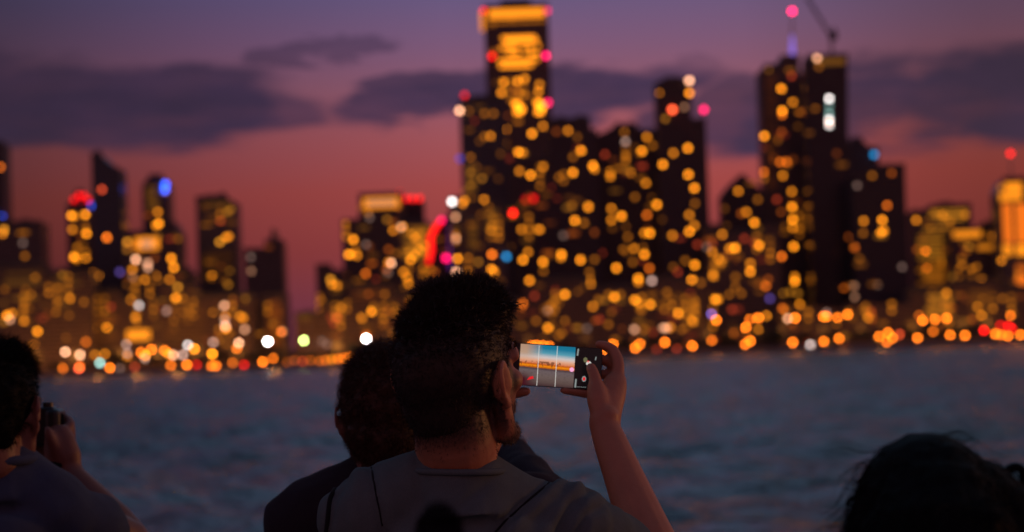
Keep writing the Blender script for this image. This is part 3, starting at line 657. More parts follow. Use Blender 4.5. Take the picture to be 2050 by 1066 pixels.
# two glows listed at the same place are one lamp: keep the first, add brightness
lampset = []
for it in items:
    for o in lampset:
        if abs(o[0] - it[0]) < 1 and abs(o[1] - it[1]) < 1.5: o[4].append((it[2], it[3])); break
    else: lampset.append([it[0], it[1], it[2], it[3], []])
zl = {}
for o in lampset:
    z = next((t for a, b, t in zones if a <= o[0] < b), zones[-1][2]); o.append(z); zl.setdefault((z, o[2]), []).append(o)
for k, v in zl.items():
    v.sort(key=lambda o: o[0])
    for i, o in enumerate(v):
        o.append(('the %s from left of the %s lamps ' % (ordn[i], cname[k[1]]) if len(v) > 1 else '%s ' % ('a' if False else 'single %s lamp ' % cname[k[1]])) + k[0])
for o in lampset:
    x, y, c, s, extra, z, text = o
    hy = 714 - (x - 1025) * .0354
    h_above = (hy + 11 - y)                                    # px above the water line
    D = SHORE + 8 + rng.uniform(0, 4) if h_above < 42 else SHORE + 40 + rng.uniform(0, 5)
    q = P(x, y, D)
    root = empty('street_lamp', (q.x, D, 3.0), 'glowing ' + text if text.startswith('single') is False else text.replace('single', 'lone glowing'), 'street lamp', 'lamps along the far shore')
    if root['label'].startswith('glowing the '): root['label'] = root['label'].replace('glowing the ', '')
    m_ = MB(); m_.tube([(q.x + .9, D, 3.0), (q.x + .9, D, max(q.z - 1.2, 3.5))], [.22, .12], 8, False); m_.box((q.x + .4, D - .5, 2.9), (q.x + 1.4, D + .5, 3.5))
    m_.build('pole', m_pole, root)
    rp = 3.0; rad = rp * D / F
    if q.z - rad < 3.6: q.z = 3.6 + rad
    big = 4 * rp * rp / 27 ** 2
    m_ = MB(); m_.ell(q, (rad, rad * .6, rad), n=12, m=8); m_.build('lamp_head', glow(c, round((s + sum(e[1] for e in extra)) / big, 1)), root, True)
    m_ = MB(); m_.tube([(q.x - rad * .5, D, q.z + rad + .12), (q.x + .9, D, q.z + rad + .12), (q.x + .9, D, q.z - 1.2)], .1, 6, False); m_.build('arm', m_pole, root)

# the light those lamps throw on the lower storeys
for x, e in ((30, .7), (110, .8), (190, 1.2), (270, 1.2), (350, 1.), (440, 1.), (545, 1.6), (660, 1.), (760, .9), (860, .8), (1060, .4), (1180, .35), (1300, .4), (1440, .7), (1530, .7), (1600, .8), (1690, .7), (1770, .6), (1880, .9), (1980, .9), (2040, 1.)):
    ld = bpy.data.lights.new('lamp_light', 'POINT'); ld.energy = 24000 * e * (1. if x < 720 else .55); ld.color = (1, .34, .05); ld.shadow_soft_size = 3.
    lo = bpy.data.objects.new('lamp_light', ld); COL.objects.link(lo); q = P(x, 714 - (x - 1025) * .0354 - 18, SHORE + 200); lo.location = (q.x, SHORE + 212, 18)

# --- trees along the shore
def leaf_nodes(nt, b):
    L(nt, mix(nt, noise_tex(nt, .6, 3), (.015, .025, .01), (.05, .07, .025)), b.inputs['Base Color'])
m_leaf = mat('foliage', (.04, .06, .02), .7, build=leaf_nodes)
m_bark = mat('bark', (.05, .04, .03), .9, build=lambda nt, b: L(nt, mix(nt, noise_tex(nt, 3, 3), (.03, .025, .02), (.07, .05, .04)), b.inputs['Base Color']))
def tree_meshes(seed, h, w):
    r = random.Random(seed); t = MB(); c = MB()
    t.tube([(0, 0, 0), (.1, 0, h * .3), (0, .1, h * .62)], [h * .028, h * .022, h * .012], 8, False)
    tips = []
    for k in range(7):
        a = k * .9 + r.uniform(-.3, .3); e = Vector((math.cos(a) * w * r.uniform(.25, .42), math.sin(a) * w * r.uniform(.25, .42), h * r.uniform(.5, .85)))
        t.tube([(0, 0, h * r.uniform(.28, .5)), e * .6 + Vector((0, 0, h * .12)), e], [h * .012, h * .008, h * .004], 6, False); tips.append(e)
    tips.append(Vector((0, 0, h * .85)))
    for e in tips:
        rr = w * r.uniform(.16, .26)
        for _ in range(60):
            d = Vector((r.gauss(0, 1), r.gauss(0, 1), r.gauss(0, .8))).normalized() * rr * r.uniform(.4, 1.05); p = e + d
            u = Vector((r.gauss(0, 1), r.gauss(0, 1), r.gauss(0, 1))).normalized() * r.uniform(.4, .9); v = u.cross(Vector((r.random(), r.random(), r.random()))).normalized() * r.uniform(.3, .7)
            c.add([p - u, p - v, p + u, p + v], [(0, 1, 2, 3)])
    return t.mesh('trunk'), c.mesh('crown')
TV = [tree_meshes(3, 11, 11), tree_meshes(7, 14, 12), tree_meshes(9, 9, 10)]
for tv in TV: tv[0].materials.append(m_bark); tv[1].materials.append(m_leaf)
tx = [20, 62, 108, 178, 236, 312, 402, 444, 502, 560, 590, 626, 668, 715, 760, 1030, 1130, 1165, 1250, 1310, 1358, 1405, 1448, 1472, 1540, 1560, 1610, 1662, 1712, 1735, 1818, 1858, 1884, 1918, 1950, 1982, 2032]
tz = [(0, 130, 'behind the head of the man at left'), (130, 330, 'below the slanted dark tower'), (330, 520, 'below the bowed yellow tower'), (520, 640, 'in front of the gap in the skyline'), (640, 900, 'above the curly haired man'), (900, 1210, 'behind the phone'), (1210, 1430, 'right of the hand with the phone'),
      (1430, 1600, 'below the pointed tower'), (1600, 1815, 'below the crane tower'), (1815, 2060, 'below the amber block at right')]
cnt = {}
for i, x in enumerate(tx):
    z = next(t for a, b, t in tz if a <= x < b); k = cnt[z] = cnt.get(z, -1) + 1
    D = SHORE + 48 + rng.uniform(0, 12); hy = 714 - (x - 1025) * .0354
    q = P(x, hy, D)
    root = empty('tree', (q.x, D, 3.0), '%s from left of the dark shore trees %s' % (ordn[k], z), 'tree', 'dark trees along the far shore')
    root.rotation_euler.z = rng.uniform(0, 6.28); sc_ = rng.uniform(.75, 1.15); root.scale = (sc_, sc_, sc_)
    v = TV[i % 3]; link('trunk', v[0], None, root); link('crown', v[1], None, root)

# ================================================================== PEOPLE
def bvh(me, loc=(0, 0, 0)):
    l = Vector(loc)
    return BVHTree.FromPolygons([v.co + l for v in me.vertices], [tuple(p.vertices) for p in me.polygons])

class Head:
    """head frame: origin between the ears, x to the person's right, y forward, z up."""
    def __init__(s, origin, yaw, pitch, roll=0., scale=1.):
        s.o = Vector(origin); s.k = scale
        s.R = (Matrix.Rotation(-yaw, 3, 'Z') @ Matrix.Rotation(roll, 3, 'Y') @ Matrix.Rotation(pitch, 3, 'X'))
    def w(s, x, y, z): return s.o + s.R @ (Vector((x, y, z)) * s.k)
    def inv(s, co): return (np.asarray(co) - np.array(s.o)) @ np.array(s.R) / s.k
    def ell(s, mb, c, r, rot=None):
        R_ = s.R @ rot if rot is not None else s.R
        mb.ell(s.w(*c), [q * s.k for q in r], R_, 20, 14)
    def tube(s, mb, pts, rad, n=10, **k):
        mb.tube([s.w(*p) for p in pts], [q * s.k for q in (rad if hasattr(rad, '__len__') else [rad] * len(pts))], n, **k)
    def skull(s, mb):
        E = lambda *a: s.ell(mb, *a)
        E((0, -.012, .028), (.073, .095, .087)); E((0, .03, -.012), (.063, .066, .088)); E((0, .03, -.06), (.054, .05, .046))
        E((0, .074, -.095), (.025, .02, .018)); E((0, .062, -.055), (.044, .034, .036))
        for q in (-1, 1):
            s.tube(mb, [(q * .062, .002, -.03), (q * .055, .012, -.068), (q * .036, .05, -.09), (q * .014, .076, -.1)], [.015, .017, .018, .016])
            E((q * .047, .056, -.016), (.019, .024, .018)); s.tube(mb, [(q * .012, .092, .02), (q * .034, .09, .025), (q * .054, .07, .016)], [.008, .009, .008])
            E((q * .031, .074, .002), (.0135, .0135, .0125))
            # ear: plate, rim, lobe; the back edge stands off the head
            rot = Matrix.Rotation(q * R(-24), 3, 'Z') @ Matrix.Rotation(R(-12), 3, 'X')
            E((q * .079, -.012, .002), (.0045, .017, .028), rot)
            ring = [(q * .0745, .004, .012), (q * .078, .002, .027), (q * .083, -.010, .033), (q * .0885, -.024, .027), (q * .0895, -.029, .010), (q * .087, -.024, -.010), (q * .081, -.012, -.024), (q * .0765, -.004, -.03)]
            s.tube(mb, ring, [.0035, .004, .0042, .0045, .0045, .0042, .0048, .005], 8)
            E((q * .079, -.007, -.026), (.0055, .009, .010))
        s.tube(mb, [(0, .092, .016), (0, .102, -.006), (0, .113, -.028)], [.0075, .0085, .0125]); 
        for q in (-1, 1): E((q * .012, .098, -.033), (.0085, .012, .008))
        E((0, .091, -.056), (.023, .011, .0055)); E((0, .089, -.066), (.02, .011, .006))

def hand_chain(mb, pts, rad, n=10):
    mb.tube(pts, rad, n)

def legs_and_feet(mb_trouser, mb_shoe, hx, y, zhip, zfloor, fwd=1):
    """trousers from hip to ankle and a pair of shoes, world coordinates."""
    out = []
    for q in (-1, 1):
        x = hx + q * .095
        mb_trouser.tube([(x - q * .02, y, zhip), (x, y + .01, zhip - .22), (x + q * .012, y + .015, zfloor + .5), (x + q * .015, y, zfloor + .3), (x + q * .018, y - .02, zfloor + .09)], [.098, .088, .066, .06, .056], 14)
        sh = MB(); sh.tube([(x + q * .02, y - .07, zfloor + .045), (x + q * .02, y + .03, zfloor + .05), (x + q * .03, y + .15, zfloor + .036)], [.042, .046, .036], 12); sh.box((x + q * .02 - .045, y - .1, zfloor), (x + q * .02 + .047, y + .17, zfloor + .022))
        out.append(sh)
    mb_trouser.tube([(hx - .06, y, zhip + .03), (hx + .06, y, zhip + .03)], [.115, .115], 14)
    return out

def torso(mb, c_neck, shL, shR, hip, g=0., belly=.0, tl=(.012, .052), tr=(.012, .052)):
    """neck root, shoulder joints and hips joined into one trunk; g inflates it for clothing."""
    c = Vector(c_neck); a, b = Vector(shL), Vector(shR); h = Vector(hip); mid = (a + b) / 2
    mb.tube([c + Vector((0, 0, .015)), c * .45 + a * .55 + Vector((0, 0, tl[0])), a], [.052 + g, tl[1] + g, .05 + g], 16)
    mb.tube([c + Vector((0, 0, .015)), c * .45 + b * .55 + Vector((0, 0, tr[0])), b], [.052 + g, tr[1] + g, .05 + g], 16)
    wd = (b - a).length / 2
    rr = []
    for t, rx, ry in ((-.06, .6, .06), (.0, .78, .085), (.12, .86, .105), (.3, .86, .118), (.55, .82, .115), (.8, .80, .115 + belly), (1., .82, .112)):
        ce = mid.lerp(h, max(t, 0)) + Vector((0, .0, -t * .18 if t < 0 else 0))
        ax = (b - a).normalized(); ay = Vector((-ax.y, ax.x, 0)).normalized()
        rr.append([ce + ax * (math.copysign(abs(math.cos(k * math.pi / 14)) ** .8, math.cos(k * math.pi / 14)) * (wd * rx + g)) + ay * (math.copysign(abs(math.sin(k * math.pi / 14)) ** .85, math.sin(k * math.pi / 14)) * (ry + g)) for k in range(28)])
    mb.rings(rr)

def scalp_samples(me, loc, head, n, region):
    """random points on a mesh with normals, kept with probability region(x, y, z) in the head frame."""
    co = get_co(me) + np.array(loc, np.float32); no = get_no(me)
    q = head.inv(co); pr = region(q[:, 0], q[:, 1], q[:, 2])
    pr = pr / pr.sum(); ids = nrg.choice(len(co), n, p=pr)
    return co[ids] + nrg.normal(0, .0012, (n, 3)), no[ids], q[ids]

m_skin = skin_mat('skin', (.47, .175, .09))
m_skin2 = skin_mat('skin_tan', (.19, .07, .048))
m_dark_hair = hair_mat('dark_hair', (.026, .013, .010), .55, .3)
m_brown_hair = hair_mat('brown_hair', (.05, .018, .01), .45)
m_black_hair = hair_mat('black_hair', (.0028, .0024, .003), .7, .1)
m_tee = cloth_mat('grey_jersey', (.100, .122, .130), True)
m_jean = cloth_mat('denim', (.03, .04, .07))
m_navy = cloth_mat('navy_twill', (.03, .025, .04))
m_jacket = cloth_mat('dark_jacket_cloth', (.022, .015, .024))
m_blue = cloth_mat('pale_blue_cotton', (.052, .066, .112))
m_shade_strap = cloth_mat('shade_strap_cloth', (.012, .011, .013))  # dark cloth for the painted crease shade and the left strap
m_black = mat('black_plastic', (.012, .012, .013), .38, build=lambda nt, b: L(nt, mix(nt, noise_tex(nt, 90, 3), (.009, .009, .01), (.016, .016, .017)), b.inputs['Base Color']))
m_shoe = mat('shoe_leather', (.03, .025, .022), .5, build=lambda nt, b: L(nt, mix(nt, noise_tex(nt, 40, 3), (.02, .017, .015), (.045, .036, .03)), b.inputs['Base Color']))
m_eye = mat('eye', (.7, .68, .65), .1, build=lambda nt, b: L(nt, mix(nt, noise_tex(nt, 20, 2), (.66, .63, .6), (.74, .72, .7)), b.inputs['Base Color']))

def finish(root, mbs, mname, material, voxel, smooth, name=None):
    me = mbs.remesh(mname, voxel, smooth, root.location)
    return link(name or mname, me, material, root)
def eyes(head, root):
    for q in (-1, 1):
        m_ = MB(); m_.ell(head.w(q * .031, .079, .002), (.0105 * head.k,) * 3, head.R, 12, 10); m_.build('eye', m_eye, root, True)

# ------------------------------------------------------------ the man with the phone
def main_man():
    root = empty('person', (P(912, 900, 3.4).x, 3.40, DECK), 'man with short dark hair in grey T-shirt, sharp in focus, filming with a phone', 'person')
    H = Head(P(918, 766, 3.37), R(31), R(17), R(2))
    neck0 = P(914, 940, 3.395); shL = P(717, 1034, 3.40); shR = P(1150, 1050, 3.46); hip = P(915, 1640, 3.40)
    elb = P(1330, 1165, 3.68); wri = P(1213, 862, 3.81)
    b = MB(); H.skull(b)
    b.tube([H.w(0, -.03, -.02), H.w(0, -.034, -.07), neck0 + Vector((0, -.004, .02)), neck0 + Vector((0, 0, -.05))], [.054, .055, .0585, .058], 20)
    torso(b, neck0 + Vector((0, 0, -.04)), shL, shR, hip, -.012, 0., (.006, .05), (-.012, .046))
    b.tube([shR, shR.lerp(elb, .5), elb], [.047, .045, .04], 16)
    b.tube([elb, elb.lerp(wri, .25), elb.lerp(wri, .6), wri, P(1212, 840, 3.815)], [.038, .0425, .0335, .0245, .0245], 16)
    # right hand round the end of the phone
    palm = [P(1213, 855, 3.812), P(1214, 825, 3.828), P(1224, 790, 3.853), P(1233, 765, 3.868)]
    b.tube(palm, [.023, .025, .024, .019], 14, flat=.78, up=(0, 1, 0))
    b.tube([P(1206, 840, 3.812), P(1197, 800, 3.826), P(1193, 772, 3.836)], [.017, .018, .014], 12)     # ball of the thumb
    b.tube([P(1195, 785, 3.832), P(1191, 757, 3.838), P(1183, 736, 3.848)], [.0125, .0098, .0085], 12)
    b.tube([P(1234, 768, 3.868), P(1238, 728, 3.884), P(1225, 700, 3.898), P(1200, 690, 3.902)], [.012, .0098, .0092, .0075], 12)
    b.tube([P(1236, 778, 3.874), P(1237, 740, 3.897), P(1212, 722, 3.906), P(1180, 722, 3.903)], [.0115, .0095, .009, .0075], 12)
    b.tube([P(1236, 795, 3.876), P(1232, 762, 3.900), P(1205, 750, 3.907), P(1176, 752, 3.904)], [.011, .009, .0085, .0072], 12)
    b.tube([P(1226, 808, 3.868), P(1200, 794, 3.884), P(1160, 786, 3.882), P(1128, 782, 3.876)], [.0115, .0088, .0078, .0062], 12)
    # left arm and hand at the other end of the phone
    elL = P(800, 1190, 3.68); wrL = P(985, 862, 3.81)
    b.tube([shL, shL.lerp(elL, .5), elL], [.047, .045, .04], 16)
    b.tube([elL, elL.lerp(wrL, .25), elL.lerp(wrL, .6), wrL, P(990, 840, 3.818)], [.036, .039, .031, .0235, .024], 16)
    b.tube([P(989, 850, 3.815), P(988, 820, 3.83), P(982, 785, 3.855), P(978, 765, 3.868)], [.023, .025, .024, .019], 14, flat=.78, up=(0, 1, 0))
    b.tube([P(997, 835, 3.815), P(1008, 795, 3.828), P(1014, 765, 3.838), P(1022, 742, 3.848)], [.016, .0145, .0105, .0085], 12)
    b.tube([P(978, 768, 3.868), P(980, 728, 3.886), P(990, 698, 3.898), P(1016, 684, 3.90)], [.012, .0098, .0092, .0075], 12)
    b.tube([P(977, 778, 3.874), P(982, 740, 3.899), P(1008, 722, 3.906), P(1040, 720, 3.903)], [.0115, .0095, .009, .0075], 12)
    b.tube([P(978, 795, 3.876), P(988, 762, 3.902), P(1014, 750, 3.907), P(1044, 750, 3.904)], [.011, .009, .0085, .0072], 12)
    b.tube([P(986, 812, 3.868), P(1006, 796, 3.884), P(1032, 788, 3.882), P(1054, 784, 3.876)], [.0115, .0095, .009, .0078], 12)
    tr = MB(); shoes = legs_and_feet(tr, None, hip.x, 3.40, DECK + .92, DECK)
    body = finish(root, b, 'body', m_skin, .0033, 4)
    eyes(H, root)
    for pt, d_ in ((P(1181, 739, 3.8395), (P(1180, 735, 3.842) - P(1188, 752, 3.836)).normalized()),):
        m_ = MB(); sx_ = d_.cross(Vector((0, -1, 0))).normalized(); m_.ell(pt, (.0042, .0022, .0062), Matrix((sx_, Vector((0, 1, 0)), d_)).transposed(), 12, 8); m_.build('nail', skin_mat('nail', (.5, .24, .17)), body, True)
    # T-shirt
    t = MB(); torso(t, neck0 + Vector((0, 0, -.034)), shL, shR, hip + Vector((0, 0, .02)), .012, 0., (.010, .05), (-.008, .046))
    t.tube([shR, shR.lerp(elb, .3), shR.lerp(elb, .55)], [.056, .056, .056], 18, True)
    t.tube([shL, shL.lerp(elL, .3), shL.lerp(elL, .62)], [.060, .061, .062], 18, True)
    t.tube([neck0 + Vector((0, -.005, .008)), neck0 + Vector((0, -.003, -.02)), neck0 + Vector((0, 0, -.06))], [.066, .070, .088], 24, False)
    me = t.remesh('tshirt', .006, 6, root.location)
    co = get_co(me); no = get_no(me); wc = co + np.array(root.location, np.float32)
    # folds: raised arms pull cloth from the shoulders towards the spine
    def groove(pts, wid, dep):
        d = np.full(len(wc), 9., np.float32)
        px = np.array([proj(p) for p in wc], np.float32); 
        for (x0, y0), (x1, y1) in zip(pts[:-1], pts[1:]):
            v = np.array((x1 - x0, y1 - y0), np.float32); tt = np.clip(((px - (x0, y0)) @ v) / (v @ v), 0, 1)
            d = np.minimum(d, np.linalg.norm(px - (np.array((x0, y0)) + tt[:, None] * v), axis=1) / F * 3.4)
        return dep * np.exp(-(d / wid) ** 2) * (no[:, 1] < .2)
    disp = np.zeros(len(wc), np.float32)
    line1 = [(743, 936), (752, 985), (770, 1075)]; line2 = [(1112, 956), (1060, 1000), (1010, 1045), (975, 1085)]
    for pts, wid, dep in [(line1, .005, -.004), (line2, .006, -.006), ([(1128, 950), (1070, 1010), (1020, 1066)], .012, .006), ([(1180, 975), (1145, 1010), (1120, 1070)], .008, -.005), ([(1165, 965), (1132, 1005), (1095, 1060)], .009, .004),
                          ([(1215, 1005), (1180, 1030), (1160, 1075)], .008, -.005), ([(1225, 1020), (1235, 1050), (1230, 1080)], .007, -.004), ([(690, 958), (668, 990), (655, 1070)], .007, -.004), ([(715, 945), (705, 1000), (712, 1070)], .01, .004), ([(836, 925), (838, 985), (850, 1066)], .007, -.0025), ([(1000, 940), (960, 985), (915, 1020)], .008, -.0025)]:
        disp += groove(pts, wid, dep)
    disp += .004 * vnoise(co, 9.) + .003 * vnoise(co * np.array((1., 1., .45), np.float32), 24., 3.)
    disp *= 1.5; set_co(me, co + no * disp[:, None])
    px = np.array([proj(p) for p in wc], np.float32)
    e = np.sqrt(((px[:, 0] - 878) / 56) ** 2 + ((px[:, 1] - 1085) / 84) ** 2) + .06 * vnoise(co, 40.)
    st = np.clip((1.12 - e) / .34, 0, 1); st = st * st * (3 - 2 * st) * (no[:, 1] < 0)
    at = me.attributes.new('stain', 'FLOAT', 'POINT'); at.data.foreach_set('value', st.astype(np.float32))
    tee = link('tshirt', me, m_tee, root)
    tree = bvh(me, root.location)
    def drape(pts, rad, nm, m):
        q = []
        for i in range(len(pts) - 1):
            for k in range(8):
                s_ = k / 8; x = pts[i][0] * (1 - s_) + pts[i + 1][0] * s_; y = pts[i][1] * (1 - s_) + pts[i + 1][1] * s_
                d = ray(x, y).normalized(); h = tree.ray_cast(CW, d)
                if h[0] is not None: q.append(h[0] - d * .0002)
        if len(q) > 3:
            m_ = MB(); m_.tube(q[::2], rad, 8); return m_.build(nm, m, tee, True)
    drape(line1, .0013, 'crease_shade_strap', m_shade_strap); drape(line2, .0016, 'crease_shade_strap', m_shade_strap)  # dark cords put in for the shade of two creases
    drape([(697, 950), (676, 968), (660, 1000), (652, 1075)], .0035, 'crease_shade_strap', m_shade_strap)  # strap over the left shoulder
    # neck rib
    ring = []
    for k in range(28):
        a = k * 2 * math.pi / 28
        ring.append(neck0 + Vector((.066 * math.cos(a),   .0665 * math.sin(a) - .005, -.001 - .010 * max(0, math.sin(a)) - .003 * math.cos(a))))
    m_ = MB(); m_.tube(ring + ring[:2], .0048, 8, False); m_.build('collar', m_tee, tee, True)
    link('trousers', tr.remesh('trousers', .012, 4, root.location), m_jean, root)
    for s_ in shoes: s_.build('shoe', m_shoe, root, True)
    # hair: close at the sides, tousled on top
    hc = MB()
    H.ell(hc, (0, -.014, .030), (.0755, .0965, .086)); H.ell(hc, (0, -.004, .050), (.071, .088, .074)); H.ell(hc, (.0, .014, .068), (.060, .074, .066)); H.ell(hc, (.014, .046, .076), (.052, .046, .054)); H.ell(hc, (0, -.058, -.012), (.053, .043, .054))
    hm = hc.remesh('hair', .0045, 2, root.location)
    co = get_co(hm); no = get_no(hm); q = H.inv(co + np.array(root.location))
    top = np.clip((q[:, 2] - .05) / .06, 0, 1)
    co = co + no * ((.0015 + .006 * top) * (vnoise(co, 45.) + .6 * vnoise(co, 110., 4.)))[:, None]
    # leave the ears, face and lower nape free
    line = np.where(q[:, 1] > .03, .012 + (q[:, 1] - .03) * .6, np.where(q[:, 1] > -.03, -.005, -.062))
    cut = np.clip((line - q[:, 2]) / .014, 0, 1) + np.clip((q[:, 1] - .075) / .02, 0, 1)
    cut = np.clip(cut, 0, 1)
    co = co - no * (cut * .02)[:, None]
    set_co(hm, co)
    no = get_no(hm)
    reg = lambda x, y, z: np.where((z > np.where(y > .03, .012, np.where(y > -.03, .0, -.055))) & (y < .085), 1. + 1.2 * (z > .09), 0.)
    r_, n_, q_ = scalp_samples(hm, root.location, H, 11000, reg)
    tp = np.clip((q_[:, 2] - .055) / .06, 0, 1)
    fwd = np.array(H.R @ Vector((.1, .55, .55)))
    side = np.array(H.R @ Vector((0, -.2, -.7)))
    d = n_ * (.45 + .35 * tp[:, None]) + fwd[None] * (.55 * tp[:, None]) + side[None] * (.7 * (1 - tp[:, None]))
    ln = (.0042 + .0175 * tp) * nrg.uniform(.6, 1.3, len(r_))
    V1, Q1 = strands(r_, d, ln, .00055, .002, .6, .15, 4, .22)
    # loose curls standing off the crown
    reg2 = lambda x, y, z: (z > .085) * 1. + (z > .06) * (y < -.02) * .25
    r_, n_, q_ = scalp_samples(hm, root.location, H, 420, reg2)
    V2, Q2 = strands(r_, n_ + fwd[None] * .4, nrg.uniform(.010, .026, 420), .0014, .006, .8, .3, 6, .5)
    # fade on the nape, temples
    reg3 = lambda x, y, z: np.where((z < np.where(y > -.03, .02, -.03)) & (z > np.where(y > -.03, -.02, -.112)) & (y < np.where(z > -.02, .03, -.02)) & (np.abs(x) < .08) & (y > -.13), np.clip((z + .085) / .05, .0, 1) ** 1.5, 0.)
    r_, n_, q_ = scalp_samples(body.data, root.location, H, 3000, reg3)
    V3, Q3 = strands(r_, n_ * .35 + np.array(H.R @ Vector((0, -.1, -1)))[None], nrg.uniform(.002, .005, 3000), .0003, 0, 1, 0, 2, .25)
    hm2 = add_strands(hm, np.vstack([V1, V2, V3]), np.vstack([Q1, Q2 + len(V1), Q3 + len(V1) + len(V2)]), root.location)
    hm2.materials.clear(); link('hair', hm2, m_dark_hair, root)
    # stubble: nape fade, sideburns, jaw
    bc = get_co(body.data) + np.array(root.location); bq = H.inv(bc); x_, y_, z_ = bq[:, 0], bq[:, 1], bq[:, 2]
    sm = lambda v, a, b2: np.clip((v - a) / (b2 - a), 0, 1) ** 2 * (3 - 2 * np.clip((v - a) / (b2 - a), 0, 1))
    near = (np.abs(x_) < .085) & (y_ > -.14) & (y_ < .13) & (z_ > -.15)
    nape = sm(z_, -.098, -.045) * (y_ < .0) * (np.abs(x_) < .072 + .02 * (y_ < -.04))
    burn = sm(z_, -.05, -.01) * sm(y_, -.005, .012) * sm(-y_, -.062, -.045) * (np.abs(x_) > .045) * (np.abs(x_) < .0775)
    jaw = sm(-z_, .03, .058) * sm(y_, .002, .02) * sm(z_, -.135, -.118) * .85
    scalp = np.maximum(sm(z_, .0, .025) * sm(-y_, -.055, -.035), sm(z_, -.06, -.03) * (y_ < -.03)) * ((np.abs(x_) < .0765) | (z_ > .04))
    sv = np.clip(np.maximum(np.maximum(np.maximum(nape * .95, burn), jaw), scalp) * near, 0, 1)
    sv = np.maximum(sv, (z_ > .05) * (y_ < .05) * (z_ < .14) * (np.abs(x_) < .1) * (y_ > -.14)).astype(np.float32).astype(np.float32)
    at = body.data.attributes.new('stubble', 'FLOAT', 'POINT'); at.data.foreach_set('value', sv)
    # short beard and brows
    reg4 = lambda x, y, z: np.where((z < -.012 - .03 * (y > .03)) & (z > -.125) & (y > .0) & (y < .11) & (np.abs(x) < .075), 1., 0.)
    r_, n_, q_ = scalp_samples(body.data, root.location, H, 2200, reg4)
    V, Q = strands(r_, n_ * .5 + np.array(H.R @ Vector((0, .1, -1)))[None], nrg.uniform(.002, .004, 2200), .0003, 0, 1, 0, 2, .3)
    link('beard', np_mesh('beard', V - np.array(root.location), Q), m_brown_hair, root)
    reg5 = lambda x, y, z: ((np.abs(z - .03) < .005) & (y > .06) & (np.abs(x) > .012)) * 1.
    r_, n_, q_ = scalp_samples(body.data, root.location, H, 500, reg5)
    V, Q = strands(r_, n_ * .6 + np.array(H.R @ Vector((.2, 0, .4)))[None], nrg.uniform(.004, .008, 500), .0005, 0, 1, 0, 2, .3)
    link('eyebrow', np_mesh('eyebrow', V - np.array(root.location), Q), m_dark_hair, root)
    return root, H
man, MH = main_man()

